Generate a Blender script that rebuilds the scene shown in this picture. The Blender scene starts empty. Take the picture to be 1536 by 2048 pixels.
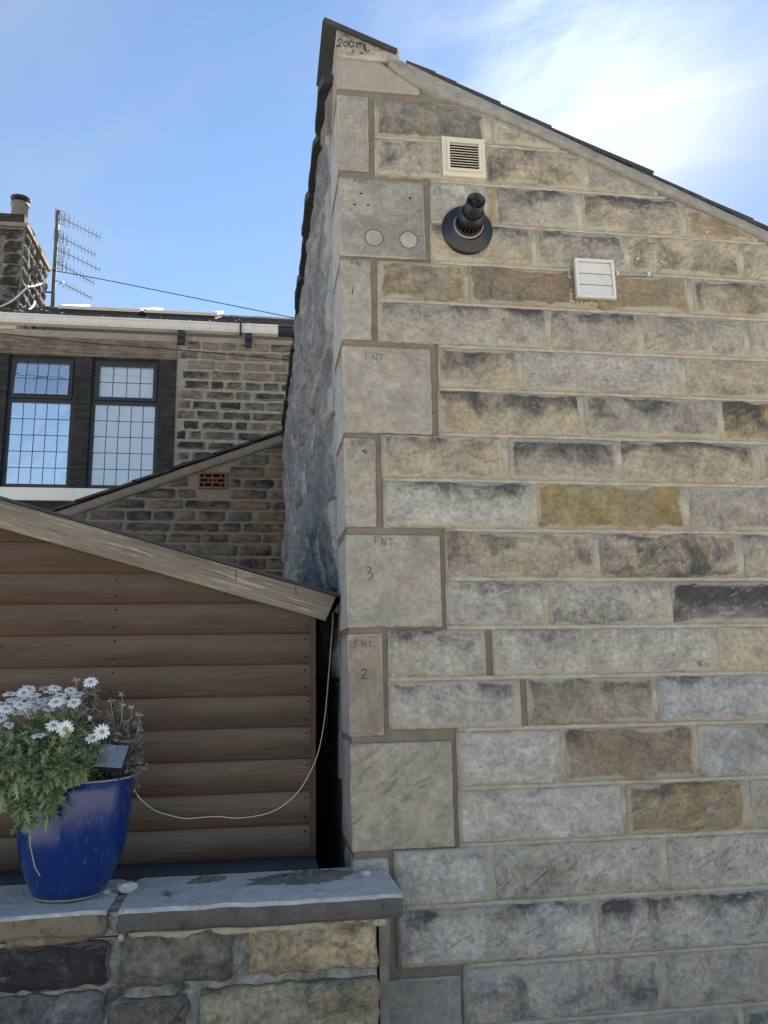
import bpy, math, random
import numpy as np
from mathutils import Vector, Matrix, noise as mn

# ------------------------------------------------------------------ camera, sky, sun, exposure
scene = bpy.context.scene
COL = scene.collection
PW, PH, FPX = 1536.0, 2048.0, 1629.0
YAW, PITCH, ROLL = 0.15240121, 0.19911325, -0.01766473
CZ = 1.6
_f = np.array([math.sin(YAW)*math.cos(PITCH), math.cos(YAW)*math.cos(PITCH), math.sin(PITCH)])
_r = np.array([math.cos(YAW), -math.sin(YAW), 0.0]); _u = np.cross(_r, _f)
_r2 = math.cos(ROLL)*_r + math.sin(ROLL)*_u
_u2 = -math.sin(ROLL)*_r + math.cos(ROLL)*_u
CM = np.array([_r2, -_u2, _f])
cam_d = bpy.data.cameras.new('camera'); cam = bpy.data.objects.new('camera', cam_d); COL.objects.link(cam)
cam_d.sensor_fit = 'VERTICAL'; cam_d.sensor_height = 36.0; cam_d.sensor_width = 27.0
cam_d.lens = FPX/PH*36.0; cam_d.clip_start = 0.05; cam_d.clip_end = 3000
m4 = Matrix.Identity(4)
for i in range(3):
    m4[i][0], m4[i][1], m4[i][2] = _r2[i], _u2[i], -_f[i]
m4[2][3] = CZ
cam.matrix_world = m4
scene.camera = cam

SUN_EL, SUN_AZ = math.radians(41), math.radians(24)      # azimuth from +Y towards +X
SUN_DIR = (math.sin(SUN_AZ)*math.cos(SUN_EL), math.cos(SUN_AZ)*math.cos(SUN_EL), math.sin(SUN_EL))
world = bpy.data.worlds.new('World'); scene.world = world; world.use_nodes = True
SKY_STRENGTH, SUN_STRENGTH, EXPOSURE = 0.05, 5.0, 1.92
sun_d = bpy.data.lights.new('sun', 'SUN'); sun_d.energy = SUN_STRENGTH; sun_d.angle = math.radians(0.5); sun_d.color = (1.0, 0.94, 0.85)
sun = bpy.data.objects.new('sun', sun_d); COL.objects.link(sun)
sun.rotation_euler = Vector(SUN_DIR).to_track_quat('Z', 'Y').to_euler()
sun.location = (4, 10, 12)
scene.view_settings.view_transform = 'Standard'; scene.view_settings.look = 'None'
scene.view_settings.gamma = 1.0; scene.view_settings.use_curve_mapping = False
scene.view_settings.exposure = EXPOSURE

# ------------------------------------------------------------------ node helper
class NT:
    def __init__(s, tree): s.t = tree; s.t.nodes.clear()
    def n(s, typ, **kw):
        nd = s.t.nodes.new(typ)
        for k, v in kw.items(): setattr(nd, k, v)
        return nd
    def put(s, sock, v):
        if v is None: return
        if isinstance(v, bpy.types.NodeSocket): s.t.links.new(v, sock)
        elif isinstance(v, (tuple, list)) and len(v) == 3 and len(sock.default_value) == 4: sock.default_value = (*v, 1)
        else: sock.default_value = v
    def math(s, op, a, b=None, c=None, clamp=False):
        nd = s.n('ShaderNodeMath', operation=op, use_clamp=clamp)
        s.put(nd.inputs[0], a); s.put(nd.inputs[1], b); s.put(nd.inputs[2], c); return nd.outputs[0]
    def vmath(s, op, a, b=None):
        nd = s.n('ShaderNodeVectorMath', operation=op); s.put(nd.inputs[0], a); s.put(nd.inputs[1], b)
        return nd.outputs['Value'] if op in ('DOT_PRODUCT', 'LENGTH') else nd.outputs[0]
    def mix(s, fac, a, b, blend='MIX'):
        nd = s.n('ShaderNodeMix', data_type='RGBA', blend_type=blend)
        s.put(nd.inputs[0], fac); s.put(nd.inputs[6], a); s.put(nd.inputs[7], b); return nd.outputs[2]
    def ramp(s, v, lo, hi, a=0.0, b=1.0, smooth=True):
        nd = s.n('ShaderNodeMapRange', interpolation_type='SMOOTHSTEP' if smooth else 'LINEAR')
        s.put(nd.inputs[0], v)
        for i, q in enumerate((lo, hi, a, b)): s.put(nd.inputs[1+i], q)
        return nd.outputs[0]
    def noise(s, vec, scale, detail=4, rough=0.55, dist=0.0, off=None):
        if off is not None: vec = s.vmath('ADD', vec, off)
        nd = s.n('ShaderNodeTexNoise'); s.put(nd.inputs['Vector'], vec)
        nd.inputs['Scale'].default_value = scale; nd.inputs['Detail'].default_value = detail
        nd.inputs['Roughness'].default_value = rough; nd.inputs['Distortion'].default_value = dist
        return nd.outputs[0]
    def scale(s, vec, v): return s.vmath('MULTIPLY', vec, v)
    def bump(s, h, strength, dist):
        nd = s.n('ShaderNodeBump'); s.put(nd.inputs['Height'], h)
        nd.inputs['Strength'].default_value = strength; nd.inputs['Distance'].default_value = dist; return nd.outputs[0]
    def pos(s): return s.n('ShaderNodeNewGeometry').outputs['Position']
    def uv(s, name): return s.n('ShaderNodeUVMap', uv_map=name).outputs[0]
    def sep(s, v):
        nd = s.n('ShaderNodeSeparateXYZ'); s.put(nd.inputs[0], v); return nd.outputs
    def bsdf(s, color, rough=0.9, normal=None, spec=0.25, **kw):
        b = s.n('ShaderNodeBsdfPrincipled'); s.put(b.inputs['Base Color'], color); s.put(b.inputs['Roughness'], rough)
        b.inputs['Specular IOR Level'].default_value = spec
        if normal is not None: s.put(b.inputs['Normal'], normal)
        for k, v in kw.items(): s.put(b.inputs[k], v)
        o = s.n('ShaderNodeOutputMaterial'); s.t.links.new(b.outputs[0], o.inputs[0]); return b
def mat(name):
    m = bpy.data.materials.new(name); m.use_nodes = True; return m, NT(m.node_tree)

# ---- sky: Nishita with thin bright cloud
w = NT(world.node_tree)
sky = w.n('ShaderNodeTexSky', sky_type='NISHITA'); sky.sun_disc = False
sky.sun_elevation = SUN_EL; sky.sun_rotation = SUN_AZ; sky.altitude = 200; sky.air_density = 1.0; sky.dust_density = 0.0; sky.ozone_density = 1.6
dirv = w.n('ShaderNodeTexCoord').outputs['Generated']
cosang = w.vmath('DOT_PRODUCT', dirv, SUN_DIR)
d3 = w.sep(dirv)
hz = w.math('ADD', d3[2], 0.35)
pl = w.n('ShaderNodeCombineXYZ'); w.put(pl.inputs[0], w.math('DIVIDE', d3[0], hz)); w.put(pl.inputs[1], w.math('DIVIDE', d3[1], hz))
rot = w.n('ShaderNodeVectorRotate', rotation_type='Z_AXIS'); w.put(rot.inputs['Vector'], pl.outputs[0]); rot.inputs['Angle'].default_value = 0.55
c1 = w.noise(w.scale(rot.outputs[0], (1.0, 1.7, 1.0)), 1.25, 6, 0.55, 0.35, off=(12.5, 1.1, 0.0))
c2 = w.noise(w.scale(rot.outputs[0], (1.2, 3.6, 1.0)), 2.1, 6, 0.6, 0.6, off=(7.1, 0.3, 0.0))
near = w.ramp(cosang, 0.90, 1.0)
cl = w.math('ADD', w.math('MULTIPLY', c1, 0.72), w.math('MULTIPLY', c2, 0.28))
cl = w.math('ADD', cl, w.math('MULTIPLY', near, 0.10))
cmask = w.ramp(cl, 0.41, 0.84)
glow = w.math('POWER', w.math('MAXIMUM', cosang, 0.0), 75.0)
ccol = w.mix(glow, (2.6, 3.25, 4.1), (11.0, 11.0, 10.9))
skyc = w.mix(1.0, sky.outputs[0], (0.0, 0.04, 0.05), 'ADD')
skyc = w.mix(cmask, skyc, ccol)
bg = w.n('ShaderNodeBackground'); w.put(bg.inputs[0], skyc); bg.inputs[1].default_value = SKY_STRENGTH
wo = w.n('ShaderNodeOutputWorld'); w.t.links.new(bg.outputs[0], wo.inputs[0])

# ------------------------------------------------------------------ survey: picture measurements -> places on the real planes
D = 3.3
def P(px, py, Y=D):
    d = CM.T @ np.array([px-PW/2, py-PH/2, FPX]); return Vector(d*(Y/d[1]) + np.array([0, 0, CZ]))
def XZ(px, Z, Y=D):
    a = CM[0] - (px-PW/2)/FPX*CM[2]; return -(a[1]*Y + a[2]*(Z-CZ))/a[0]
def PZ(px, py, Z):
    d = CM.T @ np.array([px-PW/2, py-PH/2, FPX]); return Vector(d*((Z-CZ)/d[2]) + np.array([0, 0, CZ]))

# ------------------------------------------------------------------ object helpers
def link(o, parent=None):
    COL.objects.link(o)
    if parent is not None: o.parent = parent
    return o
def tag(o, label=None, cat=None, group=None, kind=None):
    for k, v in (('label', label), ('category', cat), ('group', group), ('kind', kind)):
        if v: o[k] = v
    return o
def thing(name, label, cat, loc=(0, 0, 0), group=None):
    o = bpy.data.objects.new(name, None); o.empty_display_size = 0.1; COL.objects.link(o); o.location = loc
    return tag(o, label, cat, group)
def mesh(name, verts, faces, m, parent=None, smooth=False, uvs=None, nsm=None):
    me = bpy.data.meshes.new(name); me.from_pydata([tuple(v) for v in verts], [], faces)
    if smooth or nsm: me.polygons.foreach_set('use_smooth', [bool(smooth) or i < (nsm or 0) for i in range(len(faces))])
    for un, data in (uvs or {}).items():
        lay = me.uv_layers.new(name=un); idx = np.empty(len(me.loops), dtype=np.int32); me.loops.foreach_get('vertex_index', idx)
        lay.data.foreach_set('uv', np.asarray(data, dtype=np.float32)[idx].ravel())
    me.materials.append(m)
    o = bpy.data.objects.new(name, me); link(o)
    if parent is not None:
        o.parent = parent; o.matrix_parent_inverse = Matrix.Translation(-parent.location)
    return o
class MB:
    def __init__(s): s.v = []; s.f = []; s.uv = []
    def add(s, vs, fs, uv=None):
        n = len(s.v); s.v += [Vector(v) for v in vs]; s.f += [tuple(i+n for i in f) for f in fs]
        s.uv += uv if uv else [(0.5, 0.5)]*len(vs)
    def box(s, a, b):
        x0, y0, z0 = a; x1, y1, z1 = b
        s.add([(x0,y0,z0),(x1,y0,z0),(x1,y1,z0),(x0,y1,z0),(x0,y0,z1),(x1,y0,z1),(x1,y1,z1),(x0,y1,z1)],
              [(0,3,2,1),(4,5,6,7),(0,1,5,4),(1,2,6,5),(2,3,7,6),(3,0,4,7)])
    def prism(s, poly, y0, y1, off=(0, 0)):
        """polygon of (x,z) seen from -Y, extruded y0..y1 (the far end shifted by off)"""
        n = len(poly)
        s.add([(x, y0, z) for x, z in poly] + [(x+off[0], y1, z+off[1]) for x, z in poly],
              [tuple(range(n)), tuple(range(2*n-1, n-1, -1))] + [(i, i+n, (i+1) % n+n, (i+1) % n) for i in range(n)])
    def obox(s, c, ax, ay, az):
        c = Vector(c); ax, ay, az = Vector(ax), Vector(ay), Vector(az)
        s.add([c+ax*i+ay*j+az*k for k in (-1, 1) for j in (-1, 1) for i in (-1, 1)],
              [(0,2,3,1),(4,5,7,6),(0,1,5,4),(1,3,7,5),(3,2,6,7),(2,0,4,6)])
    def tube(s, pts, r, seg=6, cap=True):
        pts = [Vector(p) for p in pts]; n0 = len(s.v); rr = r if isinstance(r, (list, tuple)) else [r]*len(pts)
        up = Vector((0.13, 0.31, 0.94)); vs = []
        for i, p in enumerate(pts):
            t = (pts[min(i+1, len(pts)-1)] - pts[max(i-1, 0)]).normalized()
            a = t.cross(up)
            if a.length < 1e-3: a = t.cross(Vector((1, 0, 0)))
            a.normalize(); b = t.cross(a)
            for k in range(seg):
                th = 2*math.pi*k/seg; vs.append(p + (a*math.cos(th) + b*math.sin(th))*rr[i])
        fs = [(i*seg+k, i*seg+(k+1) % seg, (i+1)*seg+(k+1) % seg, (i+1)*seg+k) for i in range(len(pts)-1) for k in range(seg)]
        if cap: fs += [tuple(range(seg-1, -1, -1)), tuple((len(pts)-1)*seg+k for k in range(seg))]
        s.add(vs, fs)
    def lathe(s, prof, o, ax, seg=32, cap0=False, cap1=False):
        """prof: list of (radius, distance along ax)"""
        o, ax = Vector(o), Vector(ax).normalized(); a = ax.orthogonal().normalized(); b = ax.cross(a); vs = []
        for r, h in prof:
            for k in range(seg):
                th = 2*math.pi*k/seg; vs.append(o + ax*h + (a*math.cos(th)+b*math.sin(th))*r)
        fs = [(i*seg+k, i*seg+(k+1) % seg, (i+1)*seg+(k+1) % seg, (i+1)*seg+k) for i in range(len(prof)-1) for k in range(seg)]
        if cap0: fs.append(tuple(range(seg-1, -1, -1)))
        if cap1: fs.append(tuple((len(prof)-1)*seg+k for k in range(seg)))
        s.add(vs, fs)
    def build(s, name, m, parent=None, smooth=False):
        return mesh(name, s.v, s.f, m, parent, smooth, {'UVMap': s.uv})

def fbm(p, oct=4, h=0.9): return mn.fractal(p, h, 2.1, oct)          # about -1..1
rng = random.Random(11)

def block(name, parent, m, o, U, V, N, u0, u1, v0, v1, depth, color=(0.35, 0.32, 0.27), soot=0.5, cell=0.03,
          relief=0.006, rscale=7.0, bulge=0.0, jit=0.004, rnd=0.012, vtop=None, ul=None, oct=4, edge=0.006, lip=0.007, tilt=0.0, ridge=0.0, ml=0.0, mr=0.0):
    """one dressed stone: front grid with relief, rounded arris and sides.  U,V,N axes from o."""
    o, U, V, N = Vector(o), Vector(U), Vector(V), Vector(N)
    wd, ht = u1-u0, v1-v0
    lipu = min(lip, wd*0.12); lipv = min(lip, ht*0.15)
    nu = max(3, int(wd/cell)); nv = max(3, int(ht/cell))
    ss = [0.0, lipu/wd] + [lipu/wd + (1-2*lipu/wd)*i/nu for i in range(1, nu)] + [1-lipu/wd, 1.0]
    ts = [0.0, lipv/ht] + [lipv/ht + (1-2*lipv/ht)*i/nv for i in range(1, nv)] + [1-lipv/ht, 1.0]
    sd = Vector((rng.uniform(-50, 50), rng.uniform(-50, 50), rng.uniform(-50, 50)))
    tx, ty = rng.uniform(-tilt, tilt), rng.uniform(-tilt, tilt)
    vs, uva, uvb = [], [], []
    for t in ts:
        for s_ in ss:
            a = u0 + wd*s_; top = v1
            if vtop is not None: top = min(v1, vtop(a))
            b = v0 + max(top-v0, 0.004)*t
            if ul is not None: a = ul(b) + (u1-ul(b))*s_
            du, dv = min(s_, 1-s_)*wd, min(t, 1-t)*max(top-v0, 0.004)
            e = min(du, dv)
            if du < rnd and dv < rnd:
                L = math.hypot(rnd-du, rnd-dv)
                if L > rnd:
                    k = rnd/L - 1
                    a += (1 if s_ > 0.5 else -1)*(rnd-du)*k*1.0; b += (1 if t > 0.5 else -1)*(rnd-dv)*k*1.0
            q = Vector((a, b, 0))
            if jit:
                k = jit*math.exp(-e/0.02)
                a += k*mn.noise(q*22+sd); b += k*mn.noise(q*22+sd+Vector((9, 9, 9)))
            h = fbm(q*rscale+sd, oct)*relief
            if ridge: h -= ridge*abs(mn.noise(q*Vector((5, 9, 1)).x*0 + Vector((a*6, b*13, 0))+sd))
            wv = 0.012*mn.noise(Vector((b*11, sd.x, 2)))
            if ml and a-u0 < ml+wv: h = h*0.4 - 0.0055
            if mr and u1-a < mr+wv: h = h*0.4 - 0.0055
            if bulge: h += bulge*(1-(1-min(1, e/(0.42*min(wd, ht))))**2)
            h = max(-0.0008, (h+relief*0.6)*min(1.0, 0.25+e/0.03) + tx*(s_-0.5) + ty*(t-0.5))
            if s_ in (0.0, 1.0) or t in (0.0, 1.0): h -= edge
            vs.append(o+U*a+V*b+N*h); uva.append((s_, t)); uvb.append((e, a))
    W_ = len(ss); H_ = len(ts)
    fs = [(j*W_+i, j*W_+i+1, (j+1)*W_+i+1, (j+1)*W_+i) for j in range(H_-1) for i in range(W_-1)]
    nf = len(fs)
    loop = [i for i in range(W_)] + [j*W_+W_-1 for j in range(1, H_)] + [(H_-1)*W_+i for i in range(W_-2, -1, -1)] + [j*W_ for j in range(H_-2, 0, -1)]
    n0 = len(vs)
    for i in loop:
        p = vs[i]; hh = (p-o).dot(N); vs.append(p - N*(hh+depth)); uva.append(uva[i]); uvb.append((0.05, uvb[i][1]))
    L = len(loop)
    fs += [(loop[k], n0+k, n0+(k+1) % L, loop[(k+1) % L]) for k in range(L)]
    fs.append(tuple(n0+k for k in range(L-1, -1, -1)))
    if U.cross(V).dot(N) < 0: fs = [tuple(reversed(f)) for f in fs]
    ob = mesh(name, vs, fs, m, parent, False, {'UVMap': uva, 'edge': uvb}, nsm=nf)
    k_ = 1.18 if m in (M_SAWN, M_ASH, M_SMOOTH) else 1.0
    if m is M_GARD: k_ = 1.6
    if m is M_LEAN: k_ = 1.2
    if m is M_FAR: k_ = 1.05
    wt = (1.0, 0.972, 0.92) if m in (M_SAWN, M_ASH, M_SMOOTH) else (1, 1, 1)
    ob.color = (*[min(0.60, q*k_*w_) for q, w_ in zip(color, wt)], soot)
    return ob

# ------------------------------------------------------------------ materials
def sandstone(name, ochre=(0.36, 0.24, 0.11), warm=0.5, soot_shade_col=(0.055, 0.055, 0.058), soot_shade_gain=1.0, pale=0.35, palecol=(0.52, 0.51, 0.49),
              smear=(0.55, 0.49, 0.38), smw=0.012, bumpd=0.006, cool=0.4, toplean=0.30, vscale=1.0, bstr=0.9, rough=0.92, bc=1.0, cc=1.0):
    m, t = mat(name); p = t.pos()
    oi = t.n('ShaderNodeObjectInfo'); rnd_ = oi.outputs['Random']
    ofs = t.n('ShaderNodeCombineXYZ')
    for q_, k_ in enumerate((61.0, 23.0, 47.0)): t.put(ofs.inputs[q_], t.math('MULTIPLY', rnd_, k_))
    if vscale != 1.0: p = t.scale(p, (vscale,)*3)
    p = t.vmath('ADD', p, ofs.outputs[0]); r2 = t.math('FRACT', t.math('MULTIPLY', rnd_, 7.31)); r3 = t.math('FRACT', t.math('MULTIPLY', rnd_, 17.9)); r4 = t.math('FRACT', t.math('MULTIPLY', rnd_, 31.7))
    uv = t.sep(t.uv('UVMap')); ed = t.sep(t.uv('edge'))[0]
    A = t.noise(p, 3.0, 4, 0.6, 0.4); B = t.noise(p, 9.0, 6, 0.62, 0.3, off=(4, 1, 7)); C = t.noise(p, 46.0, 6, 0.68, 0.2); G = t.noise(p, 330.0, 2, 0.6)
    c = t.mix(1.0, oi.outputs['Color'], t.mix(t.ramp(B, 0.22, 0.78), tuple(1-bc*q for q in (0.27, 0.27, 0.25)), tuple(1+bc*q for q in (0.27, 0.25, 0.20))), 'MULTIPLY')
    c = t.mix(t.math('MULTIPLY', t.ramp(A, 0.52, 0.70), warm), c, ochre)
    c = t.mix(t.math('MULTIPLY', t.ramp(t.noise(p, 5.0, 5, 0.6, 0.5, off=(11, 3, 2)), 0.50, 0.68), cool), c, (0.30, 0.305, 0.318))
    c = t.mix(1.0, c, t.mix(t.ramp(C, 0.25, 0.75), (1-0.30*cc,)*3, (1+0.27*cc,)*3), 'MULTIPLY')
    sn = t.noise(t.scale(p, (1.0, 1.0, 1.25)), 5.5, 8, 0.62, 0.6, off=(31, 8, 13)); sn2 = t.noise(t.scale(p, (1.5, 1.5, 0.5)), 48.0, 5, 0.75)
    sv = t.math('ADD', sn, t.math('MULTIPLY', t.math('SUBTRACT', uv[1], 0.55), t.math('MULTIPLY', toplean, t.math('SUBTRACT', t.math('MULTIPLY', r4, 1.9), 0.45))))
    sv = t.math('ADD', sv, t.math('MULTIPLY', t.math('SUBTRACT', oi.outputs['Alpha'], 0.5), 0.55))
    sv = t.math('ADD', sv, t.math('MULTIPLY', t.math('SUBTRACT', sn2, 0.5), 0.34))
    c = t.mix(t.math('MULTIPLY', t.ramp(sv, 0.46, 0.80), 0.90*soot_shade_gain), c, soot_shade_col)
    c = t.mix(t.math('MULTIPLY', t.ramp(t.noise(p, 24.0, 9, 0.78, 0.3, off=(2, 19, 5)), 0.56, 0.72), t.math('MULTIPLY', pale, t.math('ADD', 0.3, t.math('MULTIPLY', r2, 1.2)))), c, palecol)
    if smw > 0:
        e = t.math('ADD', ed, t.math('MULTIPLY', t.math('SUBTRACT', t.noise(p, 40.0, 6, 0.75), 0.5), smw*2.0))
        e = t.math('ADD', e, t.ramp(t.noise(p, 4.5, 3, 0.5, off=(8, 1, 4)), 0.38, 0.68, -smw*1.0, smw*0.8))
        c = t.mix(t.math('MULTIPLY', t.ramp(e, smw, smw*0.1), 0.72), c, smear)
    pit = t.ramp(t.noise(p, 120.0, 3, 0.6, off=(3, 3, 9)), 0.70, 0.78)
    c = t.mix(t.math('MULTIPLY', pit, 0.55), c, (0.06, 0.055, 0.05))
    c = t.mix(1.0, c, t.mix(G, (0.78, 0.78, 0.78), (1.22, 1.22, 1.22)), 'MULTIPLY')
    rt_ = t.n('ShaderNodeVectorRotate', rotation_type='Y_AXIS'); t.put(rt_.inputs['Vector'], p); t.put(rt_.inputs['Angle'], t.math('MULTIPLY', t.math('SUBTRACT', r3, 0.5), 1.3))
    R = t.noise(t.scale(rt_.outputs[0], (9.0, 9.0, 34.0)), 1.0, 6, 0.7, 1.2, off=(1, 6, 3))
    c = t.mix(t.math('MULTIPLY', t.ramp(R, 0.55, 0.64), t.math('MULTIPLY', 0.75*cc, r3)), c, t.mix(1.0, c, (0.42, 0.42, 0.43), 'MULTIPLY'))
    c = t.mix(t.math('MULTIPLY', t.ramp(R, 0.43, 0.34), t.math('MULTIPLY', 0.6*cc, r4)), c, palecol)
    h = t.math('ADD', t.math('MULTIPLY', B, 0.7), t.math('ADD', t.math('MULTIPLY', C, 0.7), t.math('MULTIPLY', G, 0.15)))
    h = t.math('SUBTRACT', h, t.math('MULTIPLY', R, 0.6*cc))
    t.bsdf(c, rough, t.bump(h, bstr, bumpd), 0.2)
    return m
M_ASH = sandstone('ashlar_sandstone', warm=0.34, pale=0.45, toplean=0.42, soot_shade_gain=1.05, soot_shade_col=(0.08, 0.077, 0.077), bumpd=0.020, smw=0.014)
M_SAWN = sandstone('sawn_sandstone', bc=0.75, cc=0.7, warm=0.22, cool=0.22, pale=0.38, soot_shade_gain=0.60, smw=0.005, smear=(0.44, 0.39, 0.30), bumpd=0.002, soot_shade_col=(0.14, 0.135, 0.13))
M_SMOOTH = sandstone('smooth_cut_sandstone', bc=0.25, cc=0.3, warm=0.05, cool=0.08, pale=0.05, soot_shade_gain=0.1, smw=0.0, bumpd=0.0012)
M_SIDE = sandstone('rock_faced_sandstone', bc=1.3, cc=1.0, vscale=0.5, warm=0.12, cool=0.4, pale=0.6, palecol=(0.40, 0.415, 0.44), soot_shade_gain=0.95, smw=0.020, smear=(0.46, 0.45, 0.43), bumpd=0.035, soot_shade_col=(0.05, 0.053, 0.06))  # dark and bluish pale mottling paints in shaded hollows and lit ridges
M_FAR = sandstone('coursed_rubble', warm=0.3, pale=0.2, smw=0.010, smear=(0.30, 0.27, 0.23), bumpd=0.02, toplean=0.1, ochre=(0.30, 0.19, 0.09), soot_shade_col=(0.022, 0.02, 0.02))
M_LEAN = sandstone('brown_walling_stone', warm=0.3, pale=0.15, smw=0.010, smear=(0.25, 0.215, 0.175), bumpd=0.02, toplean=0.25, ochre=(0.20, 0.135, 0.075), cool=0.2, soot_shade_col=(0.025, 0.025, 0.027), palecol=(0.30, 0.28, 0.25))
M_GARD = sandstone('blackened_gritstone', bc=1.5, cc=1.3, warm=0.5, ochre=(0.33, 0.24, 0.12), pale=0.60, palecol=(0.44, 0.425, 0.39), smw=0.005, smear=(0.24, 0.22, 0.19), bumpd=0.022, toplean=0.05, soot_shade_col=(0.03, 0.031, 0.037))
M_CORE = sandstone('fresh_brown_mortar', warm=0.0, cool=0.0, pale=0.05, soot_shade_gain=0.1, smw=0, bumpd=0.003)

def mortar_mat(name, col, col2, bumpd=0.003, dark=0.0):
    m, t = mat(name); p = t.pos()
    B = t.ramp(t.noise(p, 14.0, 7, 0.72, 0.5), 0.25, 0.75); C = t.noise(p, 120.0, 4, 0.65); E_ = t.noise(p, 5.0, 6, 0.7, off=(5, 2, 8))
    c = t.mix(B, col, col2); c = t.mix(1.0, c, t.mix(C, (0.72, 0.72, 0.72), (1.28, 1.28, 1.28)), 'MULTIPLY')
    if dark: c = t.mix(t.math('MULTIPLY', t.ramp(E_, 0.52, 0.66), dark), c, (0.045, 0.042, 0.04))
    t.bsdf(c, 0.95, t.bump(t.math('ADD', B, t.math('MULTIPLY', C, 0.6)), 0.9, bumpd), 0.15); return m
M_CREAM = mortar_mat('cream_lime_mortar', (0.42, 0.365, 0.27), (0.62, 0.56, 0.44), 0.007, 0.14)
M_FRESH = mortar_mat('raked_out_joint', (0.20, 0.165, 0.125), (0.27, 0.225, 0.17), 0.003)
M_GREY = mortar_mat('grey_cement_mortar', (0.25, 0.225, 0.19), (0.36, 0.33, 0.285), 0.004)
M_GREYD = mortar_mat('dull_brown_mortar', (0.18, 0.155, 0.125), (0.26, 0.225, 0.185), 0.004)
M_VERGE = mortar_mat('pebbly_verge_mortar', (0.30, 0.28, 0.25), (0.42, 0.395, 0.35), 0.010, 0.35)
M_WHITE = mortar_mat('whitish_wall_mortar', (0.14, 0.125, 0.105), (0.60, 0.58, 0.52), 0.012, 0.85)
M_SPILL = mortar_mat('spilt_brown_mortar', (0.19, 0.165, 0.135), (0.31, 0.275, 0.23), 0.012)
M_PLUG = mortar_mat('pinkish_filler', (0.45, 0.36, 0.27), (0.6, 0.5, 0.4), 0.002)
M_RUBBLE = mortar_mat('white_rubble', (0.55, 0.53, 0.48), (0.75, 0.73, 0.68), 0.006)

def plain(name, col, rough=0.6, spec=0.3, var=0.15, scale=30.0, bumpd=0.001, dirt=0.0, dirtcol=(0.10, 0.09, 0.07), **kw):
    m, t = mat(name); p = t.pos(); B = t.noise(p, scale, 5, 0.65)
    c = t.mix(B, tuple(x*(1-var) for x in col), tuple(min(1, x*(1+var)) for x in col))
    if dirt: c = t.mix(t.math('MULTIPLY', t.ramp(t.noise(p, scale*0.5, 7, 0.75, off=(4, 4, 4)), 0.48, 0.72), dirt), c, dirtcol)
    t.bsdf(c, rough, t.bump(B, 0.6, bumpd), spec, **kw); return m
M_SLATE = plain('dark_stone_slate', (0.045, 0.045, 0.05), 0.8, 0.3, 0.45, 22, 0.006, 0.4, (0.13, 0.12, 0.10))
M_CREAMPL = plain('cream_plastic', (0.66, 0.60, 0.47), 0.45, 0.4, 0.05, 20, 0.0005, 0.30, (0.40, 0.33, 0.20))
M_WHITEPL = plain('weathered_white_plastic', (0.66, 0.65, 0.60), 0.5, 0.4, 0.06, 16, 0.0005, 0.35, (0.36, 0.34, 0.28))
M_BLACKPL = plain('black_plastic', (0.014, 0.016, 0.022), 0.38, 0.5, 0.2, 30, 0.0005, 0.15, (0.06, 0.06, 0.06))
M_DARK = plain('dark_void', (0.012, 0.012, 0.012), 0.9, 0.1)
M_ALU = plain('grey_metal', (0.33, 0.32, 0.30), 0.45, 0.5, 0.2, 30, 0.001, 0.3, (0.12, 0.11, 0.10))
M_COWL = plain('dull_flue_metal', (0.15, 0.145, 0.135), 0.6, 0.4, 0.3, 12)
M_GUTTER = plain('old_white_gutter', (0.60, 0.585, 0.54), 0.5, 0.4, 0.08, 18, 0.001, 0.35, (0.34, 0.32, 0.27))
M_FRAME = plain('dark_window_frame', (0.022, 0.023, 0.030), 0.45, 0.4, 0.2, 30)
M_LEAD = plain('lead_came', (0.06, 0.07, 0.085), 0.5, 0.4)
M_FAINT = plain('faint_pencil_line', (0.205, 0.19, 0.17), 0.8, 0.1, 0.4, 200)
M_PENCIL = plain('pencil_line', (0.11, 0.10, 0.095), 0.8, 0.1, 0.4, 200)
M_LICHEN = plain('black_lichen', (0.075, 0.072, 0.068), 0.95, 0.1, 0.4, 200)
M_SILL = plain('cream_painted_sill', (0.80, 0.77, 0.68), 0.6, 0.3, 0.08, 12, 0.002, 0.25, (0.42, 0.38, 0.28))
M_TERRA = plain('terracotta', (0.20, 0.095, 0.05), 0.9, 0.2, 0.25, 40, 0.003, 0.3, (0.09, 0.06, 0.045))
M_FELT = plain('mineral_roof_felt', (0.05, 0.055, 0.065), 0.95, 0.2, 0.6, 160, 0.004, 0.3, (0.13, 0.13, 0.14))
M_CORD = plain('white_cord', (0.62, 0.60, 0.55), 0.6, 0.3)
M_WIRE = plain('black_cable', (0.02, 0.02, 0.022), 0.6, 0.3)
M_AERIAL = plain('aerial_metal', (0.16, 0.16, 0.16), 0.45, 0.5, 0.3, 60)
M_RUST = plain('weathered_mast', (0.13, 0.115, 0.10), 0.7, 0.4, 0.5, 30)
M_SOIL = plain('dark_compost', (0.025, 0.02, 0.016), 1.0, 0.1, 0.5, 60, 0.01)
M_GROUND = plain('concrete_yard', (0.45, 0.415, 0.355), 0.95, 0.2, 0.25, 3, 0.004)

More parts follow.
